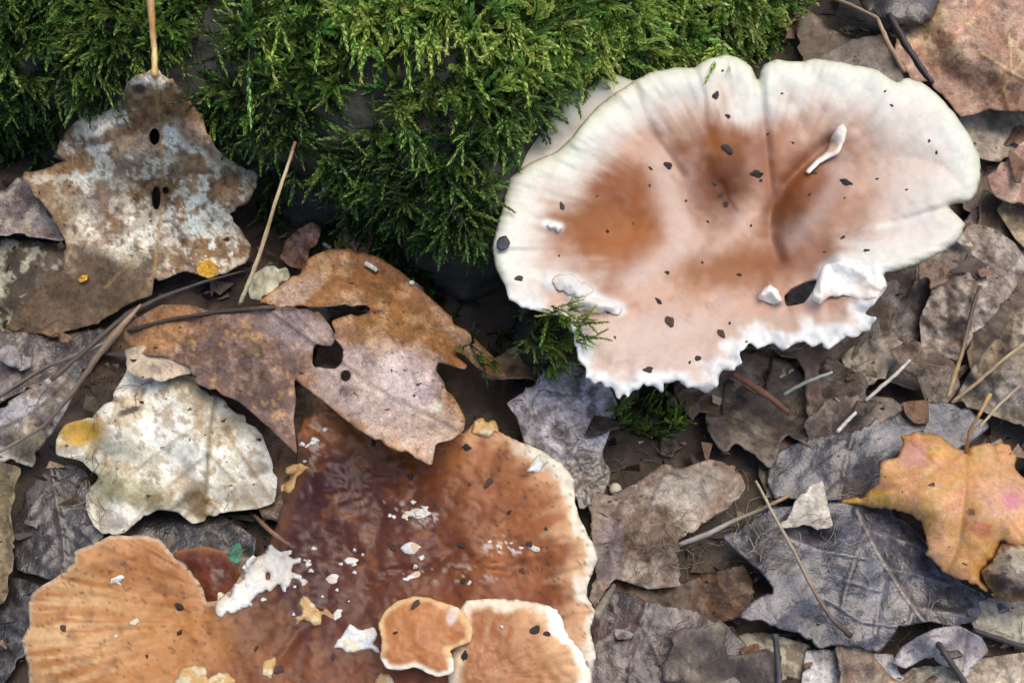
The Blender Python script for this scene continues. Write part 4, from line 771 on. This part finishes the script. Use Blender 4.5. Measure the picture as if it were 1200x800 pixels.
# ------------------------------------------------------------------ moss
def moss_shoot(seed, nl=34, wid=1.0, droop=.6, branches=3):
    """one feathery shoot, 1 unit long along +X, leaves all round; returns verts, quads, t along"""
    r = np.random.default_rng(seed); V = []; Q = []; T = []
    def axis_pts(o, d, L, n, bend):
        p = [np.array(o)]; d = np.array(d, float)
        for i in range(n):
            d = d+np.array([0, 0, -bend/n])+r.normal(0, .05, 3); d /= np.linalg.norm(d); p.append(p[-1]+d*L/n)
        return np.array(p)
    def dress(p, n, ll, t0, t1):
        m = len(p)
        # stem: three sided
        tt = np.gradient(p, axis=0); tt /= np.linalg.norm(tt, axis=1)[:, None]
        a = np.cross(tt, [.1, .2, 1]); a /= np.linalg.norm(a, axis=1)[:, None]; b = np.cross(tt, a)
        b0 = len(V)
        for i in range(0 if n < 20 else m):
            for k in range(3):
                an = k*2.094; V.append(p[i]+.014*(a[i]*math.cos(an)+b[i]*math.sin(an))); T.append((t0+(t1-t0)*i/m)*.5)
        for i in range(0 if n < 20 else m-1):
            for k in range(3):
                q = (k+1) % 3; Q.append((b0+i*3+k, b0+i*3+q, b0+i*3+3+q, b0+i*3+3+k))
        for i in range(n):
            f = (i+.5)/n*(m-1); k = int(f); k = min(k, m-2); u = f-k
            o = p[k]*(1-u)+p[k+1]*u; an = i*2.4+r.normal(0, .3)
            out = a[k]*math.cos(an)+b[k]*math.sin(an); sp = .62-.3*(i/n)
            d = tt[k]*(1-sp*.55)+out*sp; d /= np.linalg.norm(d); L = ll*(1-.45*abs(i/n-.45)*1.6)*r.uniform(.75, 1.2)
            sd2 = np.cross(d, out); sd2 /= np.linalg.norm(sd2)+1e-9; w = L*.2*wid
            b1 = len(V); t = t0+(t1-t0)*i/n
            V.extend([o, o+d*L*.42+sd2*w, o+d*L+out*L*.06*r.normal()-np.array([0, 0, .1*L]), o+d*L*.42-sd2*w]); T.extend([t*.8, t, min(1, t+.25), t])
            Q.append((b1, b1+1, b1+2, b1+3))
    p = axis_pts((0, 0, 0), (1, 0, .15), 1.0, 7, droop); dress(p, nl, .14, 0, 1)
    for j in range(branches):
        k = 1+int(r.integers(4)); s = 1 if j % 2 else -1
        d = (p[k+1]-p[k]); d = d/np.linalg.norm(d); sid = np.array([-d[1], d[0], .2])*s
        q = axis_pts(p[k], d*.7+sid*.7, .4*r.uniform(.6, 1.1), 4, droop*.5); dress(q, int(nl*.45), .12, .3, 1)
    return np.array(V), np.array(Q), np.array(T)
SHOOTS = [moss_shoot(30+i, nl=38+5*(i % 3), wid=1.0+.35*(i % 2), droop=.4+.15*i % .9, branches=i % 4) for i in range(8)]
def orient(d, up):
    x = d/np.linalg.norm(d); y = np.cross(up, x); ny = np.linalg.norm(y)
    y = y/ny if ny > 1e-6 else np.array([0, 1.0, 0]); z = np.cross(x, y); return np.stack([x, y, z], 1)
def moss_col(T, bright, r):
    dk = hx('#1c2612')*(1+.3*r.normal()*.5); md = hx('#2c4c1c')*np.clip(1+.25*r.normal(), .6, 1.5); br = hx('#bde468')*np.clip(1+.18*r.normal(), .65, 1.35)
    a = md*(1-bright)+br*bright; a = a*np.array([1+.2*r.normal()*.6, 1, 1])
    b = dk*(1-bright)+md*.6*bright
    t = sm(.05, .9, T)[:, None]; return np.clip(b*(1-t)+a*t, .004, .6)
rm_ = np.random.default_rng(11)
lf = LV[LQ]; lc = lf.mean(1); ln_ = np.cross(lf[:, 2]-lf[:, 0], lf[:, 3]-lf[:, 1]); la = np.linalg.norm(ln_, axis=1)/2; ln_ = ln_/(2*la[:, None]+1e-15)
if ln_[:, 2].mean() < 0: ln_ = -ln_
def to_px(v):
    d = v-CAMP; zc = d[..., 1]*SP_-d[..., 2]*CP; yc = d[..., 1]*CP+d[..., 2]*SP_
    return W/2+d[..., 0]/zc*F, H/2-yc/zc*F
lpx, lpy = to_px(lc)
inview = (lpx > -60) & (lpx < 960) & (lpy > -90) & (lpy < 460) & (lc[:, 2] > -.004)
dens = np.where(inview, 1.0, .12)*((lc[:, 0] > -.42) & (lc[:, 1] < .22) & (lc[:, 2] > -.002))
patch = fbm(lc[:, 0]*1000, (lc[:, 1]+lc[:, 2])*1000, 22, 6, 3); dens = dens*np.where(lpy > 110, sm(.38, .55, patch), sm(.3, .5, patch+.06))
dens = dens*(1-.85*blob(lpx, lpy, 55, 90, 32, 55, 0, .5, .5))*(1-.8*sm(880, 925, lpx+30*(patch-.5)))
dens = dens*(1-.6*blob(lpx, lpy, 225, 85, 26, 45, 0, .6, .5))
sA_ = sdist(lpx, lpy, [catmull(A_out, 8)])[0]; dens = dens*np.where(sA_ > -19, .0, 1)
for o_l in (Wout, lobe): dens = dens*np.where(sdist(lpx, lpy, [catmull(o_l, 10)])[0] > -22, 0.0, 1)
NS = 8500
pick = rm_.choice(len(lc), NS, p=dens*la/(dens*la).sum())
mv, mq, mc = [], [], []; off = 0
for f in pick:
    tri = lf[f]; u, v = rm_.random(2); p = tri[0]*(1-u)*(1-v)+tri[1]*u*(1-v)+tri[2]*u*v+tri[3]*(1-u)*v; n = ln_[f]
    Vs, Qs, Ts = SHOOTS[rm_.integers(8)]
    px_, py_ = lpx[f], lpy[f]
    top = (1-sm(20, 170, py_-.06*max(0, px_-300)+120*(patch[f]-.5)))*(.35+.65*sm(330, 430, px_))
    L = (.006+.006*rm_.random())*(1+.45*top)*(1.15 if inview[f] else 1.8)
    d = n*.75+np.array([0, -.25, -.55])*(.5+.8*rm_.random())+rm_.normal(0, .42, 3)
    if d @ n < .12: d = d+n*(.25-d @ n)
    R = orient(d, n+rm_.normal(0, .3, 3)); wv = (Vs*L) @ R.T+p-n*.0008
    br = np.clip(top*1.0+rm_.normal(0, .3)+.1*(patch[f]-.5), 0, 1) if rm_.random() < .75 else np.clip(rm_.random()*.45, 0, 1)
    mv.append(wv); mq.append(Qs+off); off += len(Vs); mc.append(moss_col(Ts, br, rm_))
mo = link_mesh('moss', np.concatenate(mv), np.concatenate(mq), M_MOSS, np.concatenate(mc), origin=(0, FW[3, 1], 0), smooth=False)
tag(mo, 'carpet of feathery green moss covering the rotting log', 'moss', kind='stuff')
# single sprigs that stand out from the carpet
def sprig(px0, py0, px1, py1, bright, label, group, lift=13, z0=None, scale=1.0, var=None):
    h = hit(px0, py0)
    a = np.array(h[0])+np.array([0, -.3, .95])*.006
    b = P(px1, py1, hz(px1, py1, None, lift))
    L = np.linalg.norm(b-a); v = int(rm_.integers(8)) if var is None else var
    Vs, Qs, Ts = SHOOTS[v]
    c = CAMP-a; R = orient(b-a, c/np.linalg.norm(c)); V = (Vs*np.array([L, min(L, .012)*scale, min(L, .012)*scale])) @ R.T+a
    return tag(link_mesh('moss_sprig', V, Qs, M_MOSS, moss_col(Ts, bright, rm_), smooth=False), label, 'moss sprig', group)
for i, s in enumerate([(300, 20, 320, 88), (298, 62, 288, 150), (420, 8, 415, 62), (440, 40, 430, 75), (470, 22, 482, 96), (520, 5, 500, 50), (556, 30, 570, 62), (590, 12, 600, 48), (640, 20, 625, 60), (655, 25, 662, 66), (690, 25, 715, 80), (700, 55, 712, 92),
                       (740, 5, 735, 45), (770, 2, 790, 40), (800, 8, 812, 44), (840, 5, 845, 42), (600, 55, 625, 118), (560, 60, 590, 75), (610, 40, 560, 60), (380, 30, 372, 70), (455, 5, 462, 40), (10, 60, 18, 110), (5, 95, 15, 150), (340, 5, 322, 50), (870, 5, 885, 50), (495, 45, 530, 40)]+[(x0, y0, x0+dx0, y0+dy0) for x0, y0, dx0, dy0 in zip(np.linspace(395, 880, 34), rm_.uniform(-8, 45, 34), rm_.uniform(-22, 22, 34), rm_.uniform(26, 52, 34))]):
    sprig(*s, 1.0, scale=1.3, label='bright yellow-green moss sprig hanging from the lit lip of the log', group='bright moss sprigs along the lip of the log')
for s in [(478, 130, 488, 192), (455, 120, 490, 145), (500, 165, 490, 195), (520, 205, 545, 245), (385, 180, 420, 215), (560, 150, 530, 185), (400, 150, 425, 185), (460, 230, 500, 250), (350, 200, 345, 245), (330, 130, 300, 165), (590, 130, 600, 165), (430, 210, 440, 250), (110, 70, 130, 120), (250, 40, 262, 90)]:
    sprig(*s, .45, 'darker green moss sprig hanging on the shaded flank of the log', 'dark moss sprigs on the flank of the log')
def tuft(label, pts, n, cx, cy, rx, ry, bright, dirpx, keys=None, L0=.007, lift=2):
    vv, qq, cc = [], [], []; o_ = 0
    for i in range(n):
        a = rm_.random()*6.28; r_ = math.sqrt(rm_.random()); px_ = cx+rx*r_*math.cos(a); py_ = cy+ry*r_*math.sin(a)
        h = hit(px_, py_, keys)
        if not h: continue
        p = np.array(h[0]); d0 = P(px_+dirpx[0], py_+dirpx[1], h[0].z*1000+4)-p; d0 = d0/np.linalg.norm(d0)
        d = d0*.7+rm_.normal(0, .45, 3)+np.array([0, -.1, .45]); Vs, Qs, Ts = SHOOTS[rm_.integers(8)]
        V = (Vs*L0*rm_.uniform(.7, 1.4)) @ orient(d, np.array([0, -.5, 1.0])).T+p
        vv.append(V); qq.append(Qs+o_); o_ += len(Vs); cc.append(moss_col(Ts, np.clip(bright+rm_.normal(0, .15), 0, 1), rm_)*np.array([1.15, 1, .9]))
    return tag(link_mesh('moss_tuft', np.concatenate(vv), np.concatenate(qq), M_MOSS, np.concatenate(cc), smooth=False), label, 'moss tuft')
mound = sheet('soil_mound', ring(634, 396, 34, 38, 16), lambda x, y, D: 2+26*np.sin(np.clip(D/24, 0, 1)*1.57)+(fbm(x, y, 10, 3)-.5)*5, leafcol('#2a251c', [('#4a4430', 9, .55, .06, .6)], seed=12), M_SOIL, thick=1.0, sp=2.4, key='mound')
tag(mound, 'dark soil lump under the olive moss tuft at the white cap edge', 'soil lump')
tuft('olive moss tuft growing over the left front edge of the white cap', None, 110, 645, 392, 36, 36, .5, (28, 22), ('mound', 'white'), .0075)
tuft('green moss tuft beneath the jagged front lip of the white cap', None, 70, 755, 490, 50, 26, .45, (20, -12), ('ground', 'litter'))
tuft('dark moss tuft in the hollow between tan leaf and white cap', None, 45, 590, 400, 45, 30, .15, (5, 20), ('ground', 'litter', 'log'))

# ------------------------------------------------------------------ twigs and straws
def stick(name, label, pts, rad, cols, cat, group=None, lump=.35, add=.8, side=6):
    w = []
    for p in pts:
        z = p[2] if len(p) > 2 else hz(p[0], p[1], None, add); w.append(P(p[0], p[1], z))
    c = catmull(np.array(w), 0, False); jitter = rm_.normal(0, .00003, c.shape); c = c+jitter
    return tag(tube(name, c, rad, M_STRAW, np.array([hx(q) for q in cols]), sides=side, lump=lump, seed=abs(int(pts[0][0]))), label, cat, group)
stick('straw', 'pale dry straw with reddish tip leaning against the mossy log', [(281, 356, 22), (292, 330, 27), (305, 296, 32), (325, 230, 42), (338, 192, 47), (346, 166, 50)], [.65, .65, .6, .55, .5, .45], ['#cdbb95', '#c9b48c', '#bfa47a', '#d2bc92', '#7a4230'], 'straw')
stick('twig', 'dark twig running from the twig bundle across to the dry straw', [(60, 445, 24), (110, 402, 26), (150, 368, 27), (190, 348, 27), (240, 330, 26), (288, 317, 24)], [.7, .8, .9, .7, .5, .3], ['#5a4c40', '#4a3e36', '#3a322e', '#2f2a28'], 'twig')
stick('twig', 'brown peeling twig in the twig bundle above the rolled leaf', [(-10, 535, 25), (50, 500, 27), (85, 460, 28), (112, 420, 28), (140, 385, 28), (165, 357, 28)], [.4, .5, .7, 1.0, 1.1, .4], ['#8a7a66', '#6b5a49', '#5c4a3c', '#7d6750', '#9a7f5f'], 'twig')
stick('twig', 'slender dark leaf stalk along the rusty mottled leaf midrib', [(150, 388), (200, 374), (260, 365), (320, 361), (380, 360), (440, 366)], [.5, .5, .5, .45, .4, .2], ['#4a3a30', '#3c2f28', '#54402f'], 'leaf stalk')
stick('twig', 'thin grey twig under the twig bundle crossing the dark leaf', [(-10, 470, 14), (50, 432, 17), (100, 412, 20), (130, 398, 20)], [.5, .6, .6, .4], ['#6a5f55', '#857868'], 'twig')
stick('straw', 'thin reddish-brown stalk lying against the white crust on the brown cap', [(292, 598), (312, 618, 20), (330, 632, 22), (345, 642, 24)], [.5, .6, .6, .4], ['#6a4432', '#8a6248', '#5c4438'], 'stalk')
stick('straw', 'long thin straw lying on the slate maple leaf', [(886, 563, 18), (905, 600, 18), (930, 645, 18), (955, 695, 17), (975, 725, 16), (997, 745, 14)], [.35, .5, .5, .55, .6, .8], ['#b8a684', '#a8967a', '#8a7660', '#6b5648', '#3a2c26'], 'straw')
stick('twig', 'grey slanting twig between mottled leaf and slate leaf', [(796, 638, 14), (830, 625, 15), (860, 610, 15), (893, 596, 15), (925, 580, 16)], [.7, .7, .6, .5, .5], ['#8a8076', '#978c80', '#7a6c5e', '#9a7a55'], 'twig')
stick('straw', 'white straw stub poking out below the folded brown leaf', [(1014, 470, 13), (1030, 455, 15), (1048, 440, 16), (1066, 422, 17)], [.5, .55, .55, .5], ['#c8c0b0', '#b5aea2', '#cfc8ba'], 'straw')
stick('straw', 'short white straw piece resting on the dark curled leaf', [(981, 506, 14), (992, 494, 15), (1003, 483, 15)], [.55, .55, .5], ['#d2cdc2', '#c0b9ab'], 'straw')
stick('straw', 'greenish-white straw under the torn front lip', [(918, 462, 14), (945, 447, 15), (975, 436, 15)], [.5, .55, .45], ['#9aa092', '#b5b6a6'], 'straw')
stick('twig', 'reddish-brown smooth twig emerging from under the jagged lip', [(858, 437, 16), (880, 450, 15), (905, 467, 13), (925, 484, 10)], [.9, 1.0, .9, .8], ['#7a4a32', '#8f5c40', '#6d4632'], 'twig')
stick('stalk', 'long thin tan stalk crossing the olive-grey crinkled leaf', [(1115, 472, 16), (1145, 448, 20), (1175, 422, 24), (1230, 380, 26)], [.5, .5, .5, .6], ['#a08a66', '#b59c74'], 'stalk')
stick('stalk', 'thin tan stalk rising between the crinkled leaves', [(1111, 466, 15), (1118, 440, 18), (1127, 415, 20), (1140, 360, 20), (1148, 335, 19)], [.6, .7, .6, .5, .4], ['#c2a878', '#a98c60', '#5a463a', '#4a3a30'], 'stalk')
stick('stalk', 'pale thin stalk above the yellow maple leaf stem', [(1148, 500, 28), (1170, 475, 26), (1195, 452, 24)], [.35, .4, .4], ['#b09a78', '#a89070'], 'stalk')
stick('twig', 'black thin stalk beside the reddish-brown leaf behind the cap', [(1042, 18, 34), (1060, 50, 34), (1078, 78, 33), (1093, 98, 32)], [1.2, 1.1, .9, .8], ['#2b2321', '#3a2e2a'], 'stalk')
stick('stalk', 'bent tan grass stalk behind the white cap', [(975, -3, 32), (1005, 10, 34), (1028, 22, 35), (1040, 50, 35), (1060, 85, 34)], [.6, .6, .6, .8, .8], ['#a08a70', '#8c7660', '#a88c6a', '#8f6e50'], 'stalk')
stick('stalk', 'dark leaf stalk below the whitish-tan leaf', [(1140, 738, 16), (1170, 748, 16), (1205, 760, 14)], [.7, .7, .7], ['#2c2624', '#3a322e'], 'stalk')
stick('stalk', 'grey leaf stalk lying beside the right rim of brown cap', [(697, 722, 20), (708, 705, 16), (720, 685, 13)], [1.3, 1.2, .6], ['#8a8070', '#6b6054'], 'stalk')
stick('twig', 'dark thin leaf stalk at the pale yellowish scrap', [(908, 742, 14), (911, 770, 12), (914, 810, 10)], [.9, .8, .9], ['#3a3436', '#4a4446'], 'stalk')
for a, b in (((428, 308), (442, 317)), ((482, 331), (497, 341)), ((376, 283), (388, 291))):
    stick('straw_bit', 'tiny white straw bit at the upper edge of the tan torn leaf', [a, b], [.7, .7], ['#d8d4cc', '#c9c4ba'], 'straw bit', 'white straw bits along the tan leaf edge', add=1.5)
for lab, ol in (('small yellow leaf fragment beside the dark twig', [(229, 314), (236, 307), (246, 304), (254, 312), (256, 322), (244, 326), (233, 322)]), ('tiny yellow leaf flake on the brown base of the blotched leaf', [(89, 327), (95, 322), (103, 322), (102, 328), (94, 331)])):
    zz = hz(ol[0][0]+8, ol[0][1], None, 1.5); leaf('leaf_fragment', lab, ol, zz, '#d09a2e', sp=1.6, und=.6, us=8, mott=.15, wet=.3, wr=.2)
zz = hz(265, 350, None, 2)
leaf('pale_leaf_scrap', 'crumpled cream leaf scrap at the foot of the dry straw', [(290, 348), (296, 322), (312, 312), (335, 312), (340, 325), (325, 338), (306, 352)], 16, '#c9c2a4', [('#8f8468', 10, .55, .06, .6)], sp=2, und=2, us=14)
leaf('leaf_fragment', 'small green leaf bit between cream leaf and white crust', [(268, 652), (272, 640), (280, 634), (284, 645), (280, 658), (273, 662)], 21, '#3f7a5a', sp=1.6, mott=.2, und=.6)
# torn leaf fragments strewn over the litter
rg = np.random.default_rng(91)
FK = [('#b8a68c', 'small buff torn leaf fragment lying loose on the litter', 'buff torn leaf fragments'), ('#7a5c42', 'small brown torn leaf fragment lying loose on the litter', 'brown torn leaf fragments'), ('#3c3029', 'small blackish torn leaf fragment lying loose on the litter', 'blackish torn leaf fragments'),
      ('#8d8684', 'small grey torn leaf fragment lying loose on the litter', 'grey torn leaf fragments'), ('#6e4c30', 'small rusty torn leaf fragment lying loose on the litter', 'rusty torn leaf fragments')]
for (x0, y0, x1, y1, n) in ((1030, 250, 1200, 500, 7), (700, 490, 880, 590, 3), (700, 690, 880, 800, 3), (870, 740, 1200, 800, 4), (0, 390, 140, 680, 7), (900, 410, 1040, 500, 6), (1120, 140, 1200, 250, 3)):
    for i in range(n):
        cx, cy = rg.uniform(x0, x1), rg.uniform(y0, y1); r_ = rg.uniform(7, 22); k = int(rg.integers(5)); m_ = int(rg.integers(6, 10))
        an = np.sort(rg.random(m_)*6.28); rd = r_*rg.uniform(.5, 1.35, m_); ol = np.stack([cx+rd*np.cos(an)*1.2, cy+rd*np.sin(an)*.8], 1)
        z0 = max(hz(cx, cy, ('litter', 'ground')), hz(cx+r_*.6, cy, ('litter', 'ground')), hz(cx-r_*.6, cy, ('litter', 'ground')))+.9
        o = leaf('leaf_fragment', FK[k][1], ol, [(cx-r_, cy, z0+rg.uniform(-.5, 2)), (cx+r_, cy, z0+rg.uniform(-.5, 2)), (cx, cy, z0)], FK[k][0], [('#5a4a3c', 8, .56, .06, .6)], und=1.0, us=12, sp=2.2, wet=.3, mat=[M_LEAF, M_WET][i % 2])
        o['group'] = FK[k][2]
# white bead
def lump_mesh(seed, sub=2, rough=.35):
    import bmesh
    bm = bmesh.new(); bmesh.ops.create_icosphere(bm, subdivisions=sub, radius=1)
    r = np.random.default_rng(seed); ph = r.random((4, 3))*6; fr = r.normal(0, 1.6, (4, 3))
    for v in bm.verts:
        s = sum(math.sin(float(fr[k] @ np.array(v.co))+ph[k, 0]) for k in range(4))*rough*.3; v.co = v.co*(1+s)
    me = bpy.data.meshes.new('soil_crumb'); bm.to_mesh(me); bm.free()
    for p in me.polygons: p.use_smooth = True
    return me
def setcol(me, c, wet=.4):
    at = me.color_attributes.new('Col', 'FLOAT_COLOR', 'POINT'); n = len(me.vertices)
    at.data.foreach_set('color', np.tile(np.append(c, wet), n).astype(np.float32))
bead = lump_mesh(3, 3, .08); bead.name = 'bead'; setcol(bead, hx('#dcd6bc')); bead.materials.append(M_CAPW)
bo = bpy.data.objects.new('slug_egg', bead); COL.objects.link(bo); bo.location = P(721, 573, hz(721, 575, None, .8)); bo.scale = (.0018,)*3
tag(bo, 'tiny round cream bead in the gap above the mottled leaf', 'egg')
# crumbs
CR = []
for i in range(5):
    me = lump_mesh(60+i, 3, .9); setcol(me, hx(['#3a2c24', '#46352a', '#2f2521', '#523f33', '#3a322c'][i])); me.materials.append(M_CRUMB); CR.append(me)
def crumb(px, py, r, label, group, el=1.0, key=None):
    h = hit(px, py, key)
    if not h: return
    o = bpy.data.objects.new('soil_crumb', CR[int(rm_.integers(5))]); COL.objects.link(o)
    rr = r*.00026*(1-h[0].z*2.2); o.scale = (rr*el*rm_.uniform(1, 1.5), rr*rm_.uniform(.75, 1.05), rr*.6); o.location = h[0]+Vector((0, 0, rr*.15)); o.rotation_euler = (0, 0, rm_.random()*3)
    nrm = Vector(h[1]); nrm = nrm if nrm.z > 0 else -nrm
    o.rotation_euler = (nrm.to_track_quat('Z', 'Y') @ Euler((0, 0, rm_.random()*3)).to_quaternion()).to_euler()
    tag(o, label, 'crumb', group)
for p in [(851, 174, 8), (889, 204, 7), (783, 195, 5), (989, 213, 7), (658, 242, 4.5), (838, 112, 4), (786, 376, 8), (846, 390, 5.5), (760, 433, 7), (817, 420, 4.5), (773, 354, 4.5), (609, 327, 5), (976, 174, 4), (955, 203, 3), (988, 278, 3.5), (1015, 293, 2.5), (763, 198, 3), (761, 218, 2.5), (712, 272, 3), (844, 228, 4), (850, 240, 5), (867, 322, 3.5), (782, 320, 2.5), (823, 308, 2.2), (712, 366, 2.5), (1089, 165, 3), (1097, 179, 2), (1037, 107, 2), (1045, 124, 2.2), (916, 110, 2), (855, 379, 3), (808, 425, 2.5), (875, 400, 2), (847, 83, 2.5), (853, 137, 3), (892, 212, 2.5), (900, 157, 2.2), (948, 228, 2), (966, 295, 2.5), (804, 236, 2), (721, 395, 2.2), (838, 216, 3), (655, 300, 1.8), (930, 168, 2), (1027, 210, 1.8), (1062, 222, 2), (990, 232, 2), (700, 230, 2), (742, 262, 2), (830, 260, 1.8), (880, 265, 1.8)]:
    crumb(p[0], p[1], p[2]*.6, 'dark soil crumb stuck on the white-rimmed mushroom cap', 'soil crumbs on the white-rimmed cap', 1.2, ('white',))
for p in [(545, 524, 5), (574, 565, 5.5), (550, 568, 3), (461, 642, 5.5), (620, 637, 5), (540, 640, 6), (500, 668, 5), (488, 708, 5), (464, 741, 3), (628, 737, 6), (640, 742, 4), (544, 770, 5), (210, 712, 5), (75, 735, 4), (328, 785, 6), (390, 770, 4), (172, 768, 2.5), (210, 742, 3), (612, 668, 4), (542, 680, 4), (482, 560, 4), (440, 580, 3), (510, 590, 3), (400, 640, 3), (596, 600, 2.5), (640, 620, 2.5), (438, 520, 4), (300, 760, 3)]:
    crumb(p[0], p[1], p[2]*.6, 'dark soil crumb stuck on the orange-brown mushroom cap', 'soil crumbs on the orange-brown cap', 1.15, ('brown',))
for p, l in (((434, 664, 2.2), 'tiny white speck on the left lobe of the brown cap'),): pass
dk = hz(590, 284, ('white',), .6)
leaf('bark_chip', 'small square black bark chip on the white cap left rim', [(581, 283), (585, 278), (593, 276), (598, 284), (595, 290), (586, 293), (582, 289)], dk, '#2b2a30', sp=1.5, und=.3, wet=.5, jit=.2, thick=.5, wr=.1, cat='bark chip')

# ------------------------------------------------------------------ fine litter nobody could count
rl = np.random.default_rng(21)
vv, qq, cc = [], [], []; o_ = 0
pal = [hx(c) for c in ('#3a2e26', '#5a4838', '#7a6650', '#2a2320', '#94826a', '#4a3a34', '#6a5240')]
spots = []
for i in range(5200):
    x, y = rl.uniform(-.22, .22), rl.uniform(-.18, .18)
    if y > foot_y(x)-.004 and x < .12: continue
    spots.append((x, y))
spots = [(x, y, float(ground_z(np.array([x]), np.array([y]))[0])+rl.uniform(.001, .006), .0008+.0034*rl.random()**2) for x, y in spots]
for i in range(420):                       # flecks lying on the leaves
    px_, py_ = rl.uniform(0, 1200), rl.uniform(140, 800); h = hit(px_, py_, ('litter', 'ground'))
    if h: spots.append((h[0].x, h[0].y, h[0].z+.0003, .0003+.0008*rl.random()**2))
for x, y, z, s in spots:
    n = int(rl.integers(4, 6)); an = np.sort(rl.random(4)*6.28)
    R = Euler((rl.normal(0, .5), rl.normal(0, .5), 0)).to_matrix(); R = np.array(R)
    p = np.stack([s*np.cos(an)*rl.uniform(.6, 1.5, 4), s*np.sin(an)*rl.uniform(.4, 1, 4), rl.normal(0, s*.15, 4)], 1) @ R.T+[x, y, z]
    b = p-np.array([0, 0, .0003])
    vv.append(np.concatenate([p, b])); k = o_
    qq.extend([(k, k+1, k+2, k+3), (k+7, k+6, k+5, k+4)]+[(k+(i+1) % 4, k+i, k+4+i, k+4+(i+1) % 4) for i in range(4)]); o_ += 8
    cc.append(np.tile(np.append(pal[rl.integers(7)]*rl.uniform(.6, 1.3), .4), (8, 1)))
tag(link_mesh('leaf_crumbs', np.concatenate(vv), np.array(qq), M_LEAF, np.concatenate(cc), origin=(0, 0, 0), smooth=False), 'fine brown leaf crumbs scattered over the dark soil', 'litter', kind='stuff')
# root fibres and mycelium threads
vv, qq, tt, cc = [], [], [], []; o_ = 0
zones = [(790, 640, 45, 40, 34, '#8a7c64'), (870, 630, 45, 50, 26, '#a89a84'), (90, 570, 50, 45, 34, '#8a8070'), (120, 450, 40, 25, 30, '#6b5a48'), (760, 640, 80, 60, 22, '#7a6a58'), (900, 480, 60, 30, 22, '#6b5a4a'), (960, 640, 80, 50, 20, '#90857c'), (800, 740, 80, 50, 22, '#6f6258'), (1080, 740, 90, 50, 16, '#8a7f74'), (620, 440, 40, 40, 16, '#4a4438'),
         (1150, 420, 60, 80, 14, '#9a8a70'), (270, 630, 40, 30, 16, '#6a5444'), (60, 400, 60, 60, 12, '#5a4c40'), (690, 560, 40, 50, 10, '#7a6c60'), (730, 520, 60, 40, 20, '#6a6048'), (980, 450, 60, 40, 20, '#7a6650')]
for cx, cy, rx, ry, n, c in zones:
    for i in range(n):
        px_, py_ = cx+rx*rl.normal()*.5, cy+ry*rl.normal()*.5; a = rl.random()*6.28; pts = []
        for k in range(6):
            h = hit(px_, py_, ('ground', 'litter'))
            if h: pts.append(np.array(h[0])+[0, 0, .0004+.0012*rl.random()])
            a += rl.normal(0, .55); s = rl.uniform(4, 11); px_ += s*math.cos(a); py_ += s*math.sin(a)
        if len(pts) < 4: continue
        V, Q, tr, C = tube(None, catmull(np.array(pts), 0, False)[::2], [.08+.09*rl.random(), .06], None, hx(c)*rl.uniform(.6, 1.25), sides=3, seed=i)
        vv.append(V); qq.append(Q+o_); tt.append(tr+o_); cc.append(C); o_ += len(V)
tag(link_mesh('root_fibres', np.concatenate(vv), [np.concatenate(qq), np.concatenate(tt)], M_STRAW, np.concatenate(cc), origin=(0, 0, 0)), 'tangled hair-thin root fibres lying over the litter', 'fibres', kind='stuff')
